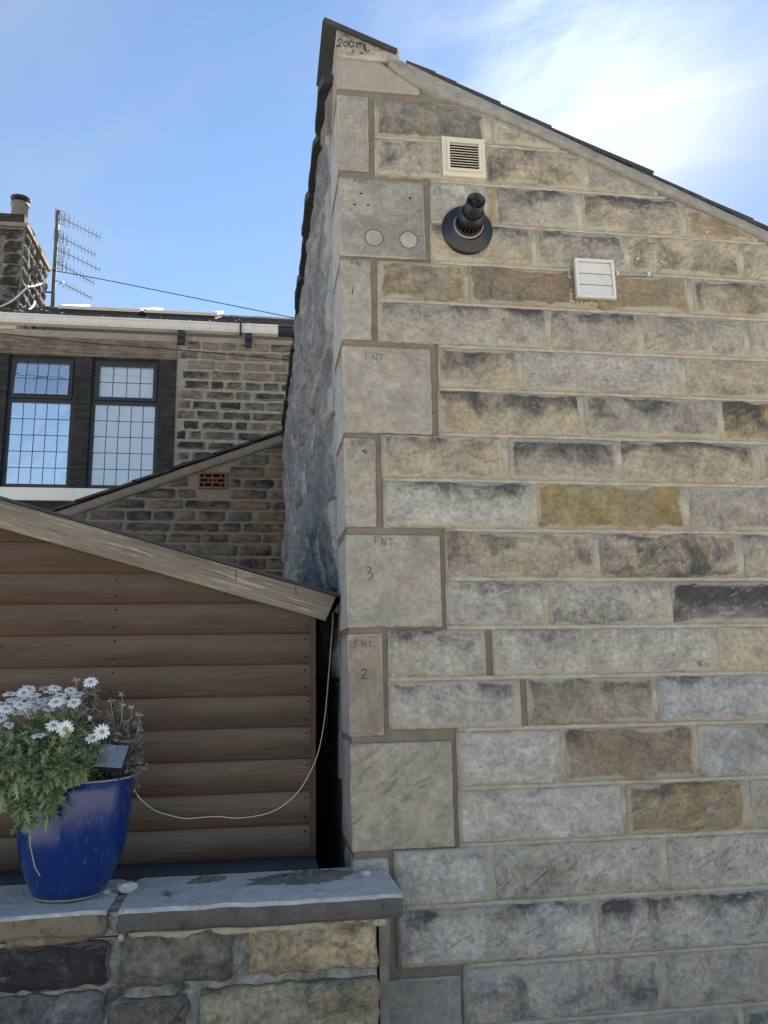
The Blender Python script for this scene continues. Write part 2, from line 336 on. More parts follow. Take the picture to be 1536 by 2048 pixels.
def wood(name, base, grey, weather=0.5, worn=0.0):
    """UV in metres: x along the grain, y across; 'edge'.y holds 0..1 across the board"""
    m, t = mat(name); uv = t.uv('UVMap'); ac = t.sep(t.uv('edge'))[1]; oi = t.n('ShaderNodeObjectInfo')
    off = t.n('ShaderNodeCombineXYZ'); t.put(off.inputs[0], t.math('MULTIPLY', oi.outputs['Random'], 37.0)); t.put(off.inputs[1], t.math('MULTIPLY', oi.outputs['Random'], 11.0))
    p = t.vmath('ADD', uv, off.outputs[0])
    low = t.noise(t.scale(p, (1.6, 9.0, 1)), 1.0, 3, 0.5)
    y = t.math('ADD', t.sep(p)[1], t.math('MULTIPLY', low, 0.09))
    cv = t.n('ShaderNodeCombineXYZ'); t.put(cv.inputs[0], t.math('MULTIPLY', t.sep(p)[0], 0.6)); t.put(cv.inputs[1], t.math('MULTIPLY', y, 62.0))
    ring = t.noise(cv.outputs[0], 2.4, 3, 0.6)
    fib = t.noise(t.scale(p, (6.0, 210.0, 1)), 1.0, 4, 0.65)
    bl = t.noise(t.scale(p, (2.2, 12.0, 1)), 1.0, 5, 0.6, off=(5, 5, 0))
    c = t.mix(bl, tuple(x*0.70 for x in base), tuple(x*1.30 for x in base))
    c = t.mix(t.math('MULTIPLY', t.ramp(ring, 0.50, 0.60), 0.45), c, tuple(x*0.55 for x in base))
    wv = t.math('ADD', t.math('MULTIPLY', t.math('ADD', ac, 0.25), 0.60), t.math('ADD', t.math('MULTIPLY', ring, 0.45), t.math('ADD', t.math('MULTIPLY', fib, 0.6), t.math('MULTIPLY', bl, 0.6))))
    wm = t.ramp(wv, 1.02, 1.55)
    c = t.mix(t.math('MULTIPLY', wm, t.math('MULTIPLY', oi.outputs['Alpha'], weather)), c, grey)
    fl = t.math('MULTIPLY', t.ramp(t.math('ADD', t.math('MULTIPLY', fib, 0.7), t.math('MULTIPLY', t.noise(t.scale(p, (9, 60, 1)), 1.0, 6, 0.75), 0.5)), 0.66, 0.76), t.ramp(ac, 0.30, 0.75, 0.15, 0.8))
    c = t.mix(t.math('MULTIPLY', fl, t.math('MULTIPLY', oi.outputs['Alpha'], 0.7)), c, tuple(min(1, x*1.7) for x in grey))
    c = t.mix(t.math('MULTIPLY', t.ramp(ring, 0.45, 0.36), t.math('MULTIPLY', t.ramp(ac, 0.2, 0.8, 0.12, 0.55), oi.outputs['Alpha'])), c, tuple(min(1, x*1.35) for x in grey))
    if worn:
        rw = t.noise(t.scale(p, (4.0, 95.0, 1)), 1.0, 7, 0.72, off=(9, 2, 0)); big = t.noise(t.scale(p, (3.0, 14.0, 1)), 1.0, 4, 0.6, off=(1, 7, 0))
        c = t.mix(t.math('MULTIPLY', t.ramp(t.math('ADD', rw, t.math('MULTIPLY', big, 0.5)), 0.78, 0.90), worn), c, tuple(min(1, x*1.75) for x in grey))
        c = t.mix(t.math('MULTIPLY', t.ramp(rw, 0.42, 0.32), worn), c, tuple(x*0.35 for x in base))
    kn = t.n('ShaderNodeTexVoronoi'); t.put(kn.inputs['Vector'], t.scale(p, (1.9, 8.0, 1))); kn.inputs['Scale'].default_value = 1.0
    c = t.mix(t.math('MULTIPLY', t.ramp(kn.outputs['Distance'], 0.13, 0.05), 0.55), c, tuple(x*0.4 for x in base))
    h = t.math('ADD', t.math('MULTIPLY', ring, 0.6), fib)
    t.bsdf(c, 0.78, t.bump(h, 0.8, 0.0022), 0.25); return m
M_BOARD = wood('brown_stained_boards', (0.088, 0.050, 0.030), (0.152, 0.121, 0.091), 0.95)
M_BARGE = wood('weathered_bargeboard', (0.115, 0.088, 0.060), (0.26, 0.222, 0.172), 0.8, 0.75)

def lintel_mat(name, base, dark, amt):
    m, t = mat(name); p = t.pos(); a = t.noise(t.scale(p, (1.5, 1.5, 14)), 2.0, 6, 0.65, 0.6); b = t.noise(p, 5.0, 7, 0.7)
    c = t.mix(t.math('MULTIPLY', t.ramp(t.math('ADD', t.math('MULTIPLY', a, 0.6), t.math('MULTIPLY', b, 0.4)), 0.40, 0.60), amt), base, dark)
    t.bsdf(c, 0.92, t.bump(t.math('ADD', a, b), 0.8, 0.01), 0.2); return m
M_LINTEL = lintel_mat('streaked_lintel_stone', (0.22, 0.18, 0.125), (0.075, 0.066, 0.058), 0.85)
M_BLKST = lintel_mat('soot_black_stone', (0.05, 0.046, 0.042), (0.018, 0.018, 0.020), 0.9)

def glass_mat(name, col, rough=0.03, metal=0.0):
    m, t = mat(name); p = t.pos()
    t.bsdf(col, rough, t.bump(t.noise(p, 3.5, 3, 0.5), 0.22, 0.02), 0.5, **{'Metallic': metal, 'Coat Weight': 0.5, 'Coat Roughness': 0.02}); return m
M_GLASS = glass_mat('reflecting_glass', (0.62, 0.67, 0.72), 0.03, 0.85)
M_GLASSL = glass_mat('net_curtain_glass', (0.52, 0.55, 0.56), 0.06, 0.35)
def curtain():
    m, t = mat('net_curtain'); p = t.sep(t.pos())
    a = t.noise(t.scale(t.pos(), (14, 1, 0.5)), 1.5, 3, 0.6)
    t.bsdf(t.mix(a, (0.42, 0.43, 0.43), (0.62, 0.63, 0.63)), 0.9); return m

def pot_mat():
    m, t = mat('cobalt_glaze'); p = t.pos()
    a = t.noise(t.scale(p, (6, 6, 1.6)), 6.0, 6, 0.7, 0.4); b = t.noise(t.scale(p, (40, 40, 10)), 1.5, 7, 0.75, off=(2, 2, 2)); sp = t.noise(p, 170, 3, 0.7)
    c = t.mix(a, (0.003, 0.016, 0.095), (0.006, 0.036, 0.19))
    c = t.mix(t.math('MULTIPLY', t.ramp(b, 0.56, 0.72), 0.34), c, (0.16, 0.20, 0.27))
    c = t.mix(t.math('MULTIPLY', t.ramp(sp, 0.72, 0.78), 0.6), c, (0.40, 0.42, 0.44))
    t.bsdf(c, t.ramp(b, 0.5, 0.75, 0.09, 0.45), t.bump(a, 0.35, 0.006), 0.5, **{'Coat Weight': 0.0}); return m
M_POT = pot_mat()
M_POTRIM = plain('unglazed_rim', (0.30, 0.26, 0.20), 0.7, 0.3, 0.3, 60)
def leafm(name, a, b, tr=0.25):
    m, t = mat(name); oi = t.pos(); n_ = t.noise(oi, 60, 3, 0.6)
    t.bsdf(t.mix(n_, a, b), 0.6, None, 0.3, **{'Subsurface Weight': 0.0}); return m
M_LEAF = leafm('daisy_leaf', (0.13, 0.175, 0.075), (0.31, 0.37, 0.19))
M_STEM = leafm('daisy_stem', (0.07, 0.10, 0.035), (0.14, 0.17, 0.07))
M_DRY = leafm('dried_leaf', (0.12, 0.10, 0.09), (0.30, 0.265, 0.235))
M_PETAL = leafm('white_petal', (0.70, 0.70, 0.69), (0.86, 0.86, 0.85))
M_DISC = leafm('yellow_disc', (0.36, 0.22, 0.07), (0.52, 0.36, 0.14))
M_DEADF = leafm('withered_petal', (0.36, 0.27, 0.19), (0.58, 0.50, 0.40))
def panel_mat():
    m, t = mat('dusty_solar_cell'); p = t.pos(); a = t.noise(p, 45, 7, 0.75); b = t.noise(p, 12, 4, 0.6)
    c = t.mix(b, (0.20, 0.225, 0.255), (0.32, 0.345, 0.37)); c = t.mix(t.ramp(a, 0.52, 0.66), c, (0.62, 0.64, 0.64))
    t.bsdf(c, 0.35, None, 0.5); return m
M_PANEL = panel_mat()
def coping_mat():
    m, t = mat('coping_skylit_top'); p = t.pos(); oi = t.n('ShaderNodeObjectInfo')
    nz = t.sep(t.n('ShaderNodeNewGeometry').outputs['True Normal'])[2]
    a = t.noise(p, 9, 7, 0.7, 0.4); b = t.noise(p, 55, 6, 0.7); g = t.noise(p, 250, 2, 0.6)
    face = t.mix(1.0, oi.outputs['Color'], t.mix(a, (0.55, 0.55, 0.55), (1.5, 1.45, 1.38)), 'MULTIPLY')
    face = t.mix(t.math('MULTIPLY', t.ramp(t.noise(t.scale(p, (1, 1, 0.4)), 38, 8, 0.78), 0.56, 0.70), 0.55), face, (0.42, 0.40, 0.37))
    face = t.mix(t.math('MULTIPLY', t.ramp(t.noise(p, 16, 7, 0.75, off=(3, 9, 9)), 0.52, 0.66), 0.7), face, (0.05, 0.047, 0.044))
    top = t.mix(t.ramp(t.noise(p, 18, 8, 0.72, 0.5), 0.32, 0.66), (0.66, 0.64, 0.60), (0.92, 0.90, 0.85)); top = t.mix(t.math('MULTIPLY', t.ramp(a, 0.58, 0.72), 0.7), top, (0.20, 0.18, 0.15))  # upward faces painted pale, standing in for sky light on the slab tops
    c = t.mix(t.ramp(nz, 0.35, 0.75), face, top); c = t.mix(1.0, c, t.mix(g, (0.9, 0.9, 0.9), (1.1, 1.1, 1.1)), 'MULTIPLY')
    c = t.mix(t.math('MULTIPLY', t.ramp(t.noise(p, 50, 6, 0.75), 0.62, 0.72), 0.45), c, (0.07, 0.065, 0.06))
    t.bsdf(c, 0.93, t.bump(t.math('ADD', a, t.math('MULTIPLY', b, 0.9)), 1.0, 0.022), 0.2); return m
M_COPE = coping_mat()

X_, Y_, Z_ = Vector((1, 0, 0)), Vector((0, 1, 0)), Vector((0, 0, 1))

# ------------------------------------------------------------------ ground
g = MB(); g.add([(-600, -600, 0), (600, -600, 0), (600, 600, 0), (-600, 600, 0)], [(0, 1, 2, 3)])
tag(g.build('ground', M_GROUND), 'pale concrete yard in front of the walls', None, None, 'structure')

# ------------------------------------------------------------------ gable house
house = thing('stone_house', 'tall stone house end wall of coursed grey ashlar with pale sawn corner stones', 'house', (XZ(690, 0.0), D, 0))
def arris_px(py): return 672 + (py-110)*30/1490.0
a_hi, a_lo = P(arris_px(110), 110), P(arris_px(1600), 1600)
def arris(z): return a_lo.x + (z-a_lo.z)*(a_hi.x-a_lo.x)/(a_hi.z-a_lo.z)
# side wall runs away from the corner; its far end is where the lean-to meets it
SIDE = P(506, 1350, 1.0); SIDE = Vector((SIDE.x, SIDE.y, 0)).normalized()
SN = Vector((-SIDE.y, SIDE.x, 0))                       # outward normal of the side wall (towards -X)
YB = 9.5
def side_x(y): return (y-D)*SIDE.x/SIDE.y               # x offset along the side wall
# verge (roof edge) lines on the front plane
vl = [P(*q) for q in ((840, 180), (1000, 238), (1133, 299), (1307, 379), (1471, 452), (1536, 485))]
def verge_lo(x):
    pts = vl
    if x <= pts[0].x: a, b = pts[0], pts[2]
    elif x >= pts[-1].x: a, b = pts[2], pts[-1]
    else:
        for a, b in zip(pts, pts[1:]):
            if a.x <= x <= b.x: break
    return a.z + (x-a.x)*(b.z-a.z)/(b.x-a.x)
vt0, vt1 = P(800, 122), P(1536, 464)
def verge_hi(x): return vt0.z + (x-vt0.x)*(vt1.z-vt0.z)/(vt1.x-vt0.x)

XR = 4.35
ztop = P(672, 113).z
bedY = [292, 370.4, 450.6, 531, 611, 696, 781, 871, 962, 1060.4, 1158, 1254.5, 1355, 1457.5, 1574.5, 1688, 1806.5, 1928.6, 2052]
beds = [P(760, 193).z] + [P(1000, y).z for y in bedY]
while beds[-1] > 0.06: beds.append(max(0.0, beds[-1]-0.222))
NB = len(beds)-1
# wall core: fresh brown mortar shows in the raked joints
c = MB()
fp = [(arris(0)+0.009, 0.0), (XR, 0.0), (XR, verge_hi(XR)-0.02), (P(842, 140).x, verge_hi(P(842, 140).x)-0.02), (arris(ztop)+0.009, ztop-0.005)]
c.prism(fp, D+0.015, YB, (side_x(YB)-0.022*0, 0))
core = c.build('wall', M_FRESH, house)

GREY, GREYL, BUFF, OCH, PALE = (0.36, 0.328, 0.285), (0.41, 0.385, 0.35), (0.405, 0.35, 0.272), (0.38, 0.285, 0.15), (0.46, 0.44, 0.41)
H = 'hid'
# courses: stones as (left px, right px, colour, soot); None right = runs on beyond the frame
rows = {
 0: [(752, 968, (0.25, 0.235, 0.20), .60), (985, 1150, GREY, .35)],
 1: [(752, 886, GREY, .55), (970, 1165, BUFF, .62), (1176, 1400, GREY, .3)],
 2: [(864, 970, GREYL, .25), (976, 990, OCH, .1), (996, 1153, GREY, .42), (1163, 1361, BUFF, .68), (1371, 1530, (0.30, 0.235, 0.165), .25)],
 3: [(864, 1064, BUFF, .45), (1073, 1249, GREY, .62), (1259, 1479, BUFF, .56), (1488, 1700, BUFF, .40)],
 4: [(758, 929, (0.31, 0.25, 0.17), .45), (938, 1178, (0.25, 0.195, 0.135), .45), (1187, 1376, (0.30, 0.24, 0.165), .30), (1386, 1590, BUFF, .62)],
 5: [(758, 1091, GREY, .45), (1100, 1273, GREY, .50), (1285, 1489, GREY, .48), (1499, 1720, GREY, .4)],
 6: [(880, 1034, BUFF, .66), (1045, 1361, GREYL, .28), (1372, 1640, BUFF, .34)],
 7: [(880, 1158, BUFF, .62), (1170, 1435, GREY, .60), (1446, 1600, (0.36, 0.27, 0.14), .72)],
 8: [(766, 1006, BUFF, .52), (1017, 1235, GREY, .70), (1245, 1509, BUFF, .60), (1520, 1760, BUFF, .5)],
 9: [(770, 1061, PALE, .50), (1073, 1367, (0.30, 0.235, 0.13), .12), (1378, 1640, GREY, .40)],
 10: [(894, 1188, BUFF, .62), (1198, 1476, BUFF, .66), (1487, 1720, GREY, .60)],
 11: [(896, 1088, GREYL, .36), (1098, 1333, GREYL, .52), (1344, 1640, (0.24, 0.23, 0.215), .88)],
 12: [(780, 971, GREYL, .34), (987, 1173, GREYL, .42), (1183, 1425, GREYL, .42), (1436, 1690, BUFF, .2)],
 13: [(781, 1041, GREYL, .44), (1057, 1307, (0.29, 0.255, 0.21), .48), (1315, 1600, (0.36, 0.36, 0.365), .25)],
 14: [(918, 1121, PALE, .22), (1130, 1390, (0.265, 0.20, 0.15), .40), (1399, 1640, (0.34, 0.34, 0.345), .35)],
 15: [(921, 1244, PALE, .20), (1253, 1489, (0.31, 0.24, 0.14), .28), (1502, 1720, GREY, .3)],
 16: [(792, 984, PALE, .45), (990, 1324, GREYL, .36), (1337, 1640, GREYL, .22)],
 17: [(798, 1190, PALE, .36), (1198, 1640, GREYL, .50)],
 18: [(932, 1322, GREYL, .52), (1335, 1640, GREY, .40)],
 19: [(790, 1090, GREY, .5), (1098, 1482, GREY, .60), (1492, 1800, GREY, .62)],
}
quoin_right = {}   # right edge px of raked joint beside the quoin, per course
mort = []          # cream mortar rectangles on the front
JT = 0.0085
for i in range(NB):
    zt, zb = beds[i]-JT, beds[i+1]+JT
    zm = 0.5*(zt+zb); gn = 1.0 if i < 12 else 1.08  # lower courses' colour raised to make up for weaker light there
    lst = [(XZ(a, zm), XZ(b, zm), tuple(q*gn for q in col), so) for a, b, col, so in rows.get(i, [])]
    if not lst:
        x = XZ(790 + (i % 2)*60, zm)
        lst = []
        while x < 2.2:
            L = rng.uniform(0.45, 0.8); lst.append((x, x+L, GREY, 0.5)); x += L+0.02
    x = lst[-1][1] + 0.02
    while x < XR-0.12:                                    # the wall goes on past the frame
        L = min(rng.uniform(0.35, 0.72), XR-x); lst.append((x, x+L-0.02, rng.choice((GREY, BUFF, GREYL)), rng.uniform(.25, .6))); x += L
    for k, (xa, xb, col, so) in enumerate(lst):
        vt_ = (lambda a: verge_lo(a)-0.012)
        if vt_(xa) - zb < 0.02: continue
        while vt_(xb) - zb < 0.012: xb -= 0.01
        if xb - xa < 0.03: continue
        rough_ = rng.uniform(0.8, 1.25)
        smooth_st = col in ((0.30, 0.235, 0.13),)
        block('stone', house, M_ASH, (0, D, 0), X_, Z_, -Y_, xa, xb, zb, zt, 0.08, col, so, cell=0.013, ml=(rng.uniform(.03, .05) if rng.random() < .6 else 0), mr=(rng.uniform(.025, .04) if rng.random() < .3 else 0), relief=(0.005 if smooth_st else 0.013)*rough_,
              rscale=rng.uniform(5.5, 9), bulge=0.004, jit=0.006, rnd=0.014, vtop=vt_, oct=5, edge=0.005, tilt=0.003, ridge=0.004*rough_)
    # mortar bed behind the row, flush pointed; open joints stay raked
    x0 = lst[0][0]-0.006; gaps = []
    if i == 12: gaps = [(XZ(972, zm), XZ(986, zm))]
    if i == 13: gaps = [(XZ(1042, zm), XZ(1056, zm))]
    xs = [x0] + [q for g_ in gaps for q in g_] + [XR]
    for k in range(0, len(xs), 2): mort.append((xs[k], xs[k+1], beds[i+1]+JT, beds[i]-JT))
    nx0 = None
    if i+1 < NB:
        r_ = rows.get(i+1); zz = beds[i+1]
        nx0 = XZ(r_[0][0], zz) if r_ else x0
    mort.append((max(x0, nx0-0.006) if nx0 else x0, XR, beds[i+1]-JT, beds[i+1]+JT))
cm = MB()
for xa, xb, za, zb in mort:
    xe = xb
    while xe > xa and verge_lo(xe)-0.004 < za+0.01: xe -= 0.02
    if xe - xa < 0.02: continue
    n = max(2, int((xe-xa)/0.06)); vs = []; fs = []
    for k in range(n+1):
        x = xa + (xe-xa)*k/n; t_ = min(zb, verge_lo(x)-0.002)
        for z in (za, t_):
            vs.append((x, D+0.0035+0.0022*mn.noise(Vector((x*9, z*9, 1))), z))
    for k in range(n+1):
        vs.append((vs[2*k][0], D+0.05, vs[2*k][2])); vs.append((vs[2*k+1][0], D+0.05, vs[2*k+1][2]))
    N2 = 2*(n+1)
    for k in range(n):
        a, b = 2*k, 2*k+2; fs += [(a, b, b+1, a+1), (a, a+N2, b+N2, b), (a+1, b+1, b+1+N2, a+1+N2)]
    fs += [(0, 1, 1+N2, N2), (2*n, 2*n+N2, 2*n+1+N2, 2*n+1)]
    cm.add(vs, fs)
tag(cm.build('mortar', M_CREAM, house, True), 'cream lime mortar in the joints')

# corner stones: (top px y, bottom px y, right px top, right px bottom)
QC, QB = (0.315, 0.290, 0.250), (0.34, 0.31, 0.265)
quoins = [(192, 342, 737, 737, (0.265, 0.25, 0.22), .45), (356, 512, 848, 851, (0.275, 0.265, 0.24), .58), (519, 679, 742, 743, (0.30, 0.285, 0.25), .4),
          (692, 865, 862, 864, QC, .4), (876, 1054, 752, 753, QC, .3), (1069, 1255, 880, 884, QC, .45), (1268, 1473, 766, 767, (0.26, 0.225, 0.175), .50), (1487, 1703, 905, 908, (0.32, 0.285, 0.235), .40)]
QO = []
for k, (ya, yb, xa, xb, col, so) in enumerate(quoins):
    za, zb = P(720, ya).z, P(720, yb).z
    xr = 0.5*(P(xa, ya).x+P(xb, yb).x)
    q = block('quoin', house, M_SAWN, (0, D, 0), X_, Z_, -Y_, arris(0.5*(za+zb)), xr, zb, za, 0.028, col, so, cell=0.02, relief=0.0022, rscale=6, jit=0.004, rnd=0.007, edge=0.004, lip=0.006, oct=5, ul=arris)
    QO.append((q, za, zb))
    # its sawn return on the side wall
    r = block('quoin_return', q, M_SAWN, (arris(0.5*(za+zb))+0.004, D+0.012, 0), SIDE, Z_, SN, -0.008, 0.36, zb, za, 0.03, (0.34, 0.35, 0.36), 0.45, cell=0.04, relief=0.002, rscale=5, jit=0.002, rnd=0.004, edge=0.002)
qb = block('quoin', house, M_ASH, (0, D, 0), X_, Z_, -Y_, XZ(705, .87), XZ(778, .87), 0.60, P(740, 1717).z, 0.3, (0.33, 0.33, 0.33), .6, cell=0.03, relief=0.003)
block('quoin', house, M_SAWN, (0, D, 0), X_, Z_, -Y_, XZ(762, .4), XZ(922, .4), P(840, 2090).z, P(840, 1957).z, 0.1, (0.27, 0.26, 0.235), .62, cell=0.03, relief=0.002)
# smooth cut stone under the roof and the block with the black mark above it
tz0, tz1 = P(760, 189).z, P(700, 113).z
def t1top(x):
    a, b = P(672, 112), P(775, 124)
    return min(a.z + (x-a.x)*(b.z-a.z)/(b.x-a.x), verge_lo(P(840, 180).x) + (x-P(840, 180).x)*(P(775, 134).z-P(840, 180).z)/(P(775, 134).x-P(840, 180).x))
t1 = block('smooth_stone', house, M_SMOOTH, (0, D, 0), X_, Z_, -Y_, arris(4.3), XZ(841, 4.27), P(760, 183).z, tz1+0.05, 0.3, (0.28, 0.262, 0.23), .15, cell=0.03, relief=0.0008, jit=0.002, vtop=t1top, rnd=0.006)
tag(t1, 'smooth clean tapered stone under the roof edge')
# verge mortar
v = MB(); vs = []; n = 60; xa, xb = P(776, 124).x, XR
for k in range(n+1):
    x = xa+(xb-xa)*k/n; wob = 0.006*mn.noise(Vector((x*14, 3, 1)))
    lo = verge_lo(x) if x > P(840, 180).x else verge_lo(P(840, 180).x) + (x-P(840, 180).x)*(P(775, 132).z-P(840, 180).z)/(P(775, 132).x-P(840, 180).x)
    hi = verge_hi(x)
    for j in range(5):
        z = lo+wob + (hi-lo-wob)*j/4
        vs.append((x, D-0.004-0.012*math.sin(math.pi*min(1, j/3.2))-0.004*mn.noise(Vector((x*25, z*25, 7))), z))
fs = [(k*5+j, (k+1)*5+j, (k+1)*5+j+1, k*5+j+1) for k in range(n) for j in range(4)]
m0 = len(vs)
for k in range(n+1): vs.append((vs[k*5][0], D+0.06, vs[k*5][2]))
fs += [(k*5, m0+k, m0+k+1, (k+1)*5) for k in range(n)]
v.add(vs, fs); v.build('verge_mortar', M_VERGE, house, True)
# verge slates: a stepped edge of overlapping stone slates
rs = Vector((vt1.x-vt0.x, 0, vt1.z-vt0.z)).normalized(); rn = Vector((-rs.z, 0, rs.x))
steps = [832, 868, 910, 998, 1100, 1200, 1303, 1402, 1503, 1610, 1720]
sx = [P(s_, 122 + (s_-800)*342/736.0).x for s_ in steps]; x = sx[-1]
while x < XR+0.1: x += 0.22; sx.append(x)
for k in range(len(sx)-1):
    xa, xb = sx[k]-(0.10 if k else 0.05), sx[k+1]
    pa = Vector((xa, D, verge_hi(xa))) + rn*0.000; pb = Vector((xb, D, verge_hi(xb))) + rn*(0.012 + rng.uniform(-.003, .004))
    mid, hl = (pa+pb)/2, (pb-pa)/2; th = rng.uniform(0.007, 0.010); nn = Vector((-hl.z, 0, hl.x)).normalized()
    front = rng.uniform(0.004, 0.010); b = MB(); b.obox(mid+nn*th+Vector((0, 0.25-front, 0)), hl, (0, 0.25, 0), nn*th); b.build('roof_slate', M_SLATE, house)
# the rest of the roof behind the verge
b = MB(); pa = Vector((sx[0], 0, verge_hi(sx[0]))); pb = Vector((XR+0.15, 0, verge_hi(XR+0.15)))
vs = []
for y in (D+0.3, YB): vs += [pa+Vector((side_x(y), y, 0.0)), pb+Vector((0, y, 0.0)), pb+Vector((0, y, 0))+rn*0.03, pa+Vector((side_x(y), y, 0))+rn*0.03]
b.add(vs, [(3, 2, 1, 0), (4, 5, 6, 7), (0, 1, 5, 4), (1, 2, 6, 5), (2, 3, 7, 6), (3, 0, 4, 7)]); b.build('roof', M_SLATE, house)
# top block with its slab
kz0 = P(700, 117).z; kl, kr = P(674, 80).x, P(803, 108).x
ka, kb = P(672, 52), P(800, 103)
ktop = lambda x: P(672, 52).z + (x-ka.x)*((P(795, 97).z-ka.z)/(P(795, 97).x-ka.x))
kn = block('kneeler_block', house, M_ASH, (0, D-0.004, 0), X_, Z_, -Y_, kl, P(797, 100).x, kz0, ka.z+0.05, 0.42, (0.35, 0.325, 0.275), .50, cell=0.02, relief=0.006, vtop=ktop, jit=0.006)
tag(kn, 'weathered block at the wall top with a black mark')
sl = MB(); pa, pb = P(669, 42, D-0.02), P(796, 97, D-0.02); d_ = (pb-pa).normalized(); nn = Vector((-d_.z, 0, d_.x)); pa2 = pa - d_*0.05
mid = (pa2+pb)/2 - nn*0.014
sl.obox(Vector((mid.x, D+0.195, mid.z)), (pb-pa2)/2, (0.0, 0.215, 0), nn*0.013); sl.build('kneeler_slab', M_SLATE, house)
# stone slates along the high left edge of the roof, bedded in mortar
ztl = P(672, 150).z
yy = D+0.20; k = 0
f_ = MB()
while yy < YB+0.1:
    L = rng.uniform(0.42, 0.75) if k else 0.40
    oh = rng.uniform(0.045, 0.075) if k else 0.062; th = rng.uniform(0.018, 0.028); zc = ztl + (0.10 if k else 0.13) + rng.uniform(-0.012, 0.012)
    x0_ = arris(4.3) + side_x(yy+L/2)
    s_ = MB(); n_ = 7; vs = []; ln = []
    for j in range(n_+1):
        y = yy - 0.015 + (L+0.03)*j/n_; xe = arris(4.3)+side_x(y) - oh + 0.012*mn.noise(Vector((y*9, k, 2))) + (0.02 if j in (0, n_) else 0)
        for dz in (-th, th): ln.append((xe, y, zc+dz + 0.006*mn.noise(Vector((y*12, 5, dz*40)))))
        for dz in (-th, th): ln.append((xe+0.30, y, zc+dz+0.02))
    fs = []
    for j in range(n_):
        a, b2 = j*4, j*4+4; fs += [(a, a+1, b2+1, b2), (a+1, a+3, b2+3, b2+1), (a, b2, b2+2, a+2)]
    fs += [(0, 2, 3, 1), (n_*4, n_*4+1, n_*4+3, n_*4+2)]
    s_.add(ln, fs); s_.build('edge_slate', M_SLATE, house)
    # lump of bedding stone below
    lx = arris(4.3)+side_x(yy+L/2)
    block('bedding_stone', house, M_LEAN, Vector((arris(4.3), D, 0)), SIDE, Z_, SN, (yy-D), (yy-D)+L-0.01, ztl-0.03+rng.uniform(-.02, .02), zc-th, 0.08, (0.20, 0.18, 0.15), .55, cell=0.05, relief=0.012, bulge=0.022, jit=0.012, edge=0.01).location = (0, 0, 0)
    yy += L; k += 1
# rock-faced stones of the side wall
sd0 = 0.375; sdl = (YB-D)/SIDE.y
sb0 = [ztl-0.02] + [z for z in beds if 0.75 < z < ztl-0.1]
sb = sb0[0:1] + sb0[1::2]
for i in range(len(sb)-1):
    zt, zb = sb[i]-0.006, sb[i+1]+0.006; s0 = sd0 + (0.0 if i % 4 < 2 else -0.0); full = zt > 1.7
    end = sdl if full else 2.6
    while s0 < end-0.05:
        L = min(rng.uniform(0.5, 1.15), end-s0)
        if end-(s0+L) < 0.2: L = end-s0
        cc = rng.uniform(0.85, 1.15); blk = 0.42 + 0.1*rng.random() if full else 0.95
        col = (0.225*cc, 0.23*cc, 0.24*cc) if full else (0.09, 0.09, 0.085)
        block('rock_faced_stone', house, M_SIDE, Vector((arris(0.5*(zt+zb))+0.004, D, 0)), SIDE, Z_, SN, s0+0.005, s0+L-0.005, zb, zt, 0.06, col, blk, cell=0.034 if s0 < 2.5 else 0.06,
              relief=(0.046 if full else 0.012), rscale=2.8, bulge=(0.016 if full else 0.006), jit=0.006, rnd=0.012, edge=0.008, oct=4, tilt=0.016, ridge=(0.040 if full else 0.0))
        s0 += L

# pencil marks on the corner stones
def strokes(name, parent, segs, wpx, m, y=D-0.0035, label=None):
    b = MB()
    for seg in segs:
        pts = [P(px+rng.uniform(-.9, .9), py+rng.uniform(-.9, .9), y) for px, py in seg]
        for a, c_ in zip(pts, pts[1:]):
            d_ = (c_-a); d_.y = 0
            if d_.length < 1e-5: continue
            d_.normalize(); nn = Vector((-d_.z, 0, d_.x))*(wpx/FPX*D/2); a2, c2_ = a-d_*0.0006, c_+d_*0.0006
            b.add([a2-nn, c2_-nn, c2_+nn, a2+nn, a2-nn+Y_*0.003, c2_-nn+Y_*0.003, c2_+nn+Y_*0.003, a2+nn+Y_*0.003], [(0, 1, 2, 3), (0, 4, 5, 1), (2, 6, 7, 3), (1, 5, 6, 2), (3, 7, 4, 0)])
    return tag(b.build(name, m, parent), label)
def FNT(x0, y0, w, h, sl=0.10):
    a = w*0.26; f = lambda x, y: (x0+x, y0+y+sl*x)
    return [[f(0, 0), f(0, h)], [f(0, 0), f(a, 0)], [f(0, h*.45), f(a*.75, h*.45)],
            [f(w*.38, h), f(w*.40, h*.05), f(w*.60, h), f(w*.63, 0)], [f(w*.74, 0), f(w, 0)], [f(w*.87, 0), f(w*.87, h)]]
for qi, st in ((1, FNT(708, 357, 28, 7)), (2, FNT(703, 521, 24, 9)), (3, FNT(731, 705, 36, 14)), (4, FNT(706, 880, 26, 10)), (5, FNT(750, 1073, 36, 15)), (6, FNT(710, 1280, 34, 12)),
               (2, [[(708, 574), (706, 582), (706, 589)]]), (4, [[(727, 899), (725, 904), (736, 904)], [(732, 899), (731, 909)]]),
               (5, [[(731, 1136), (739, 1133), (743, 1137), (737, 1145), (745, 1148), (745, 1154), (737, 1160)]]), (6, [[(722, 1342), (730, 1338), (733, 1343), (724, 1357), (737, 1356)]])):
    strokes('pencil_mark', QO[qi][0], st, 1.4 if len(st) > 3 else 1.8, M_FAINT if len(st) > 3 else M_PENCIL)
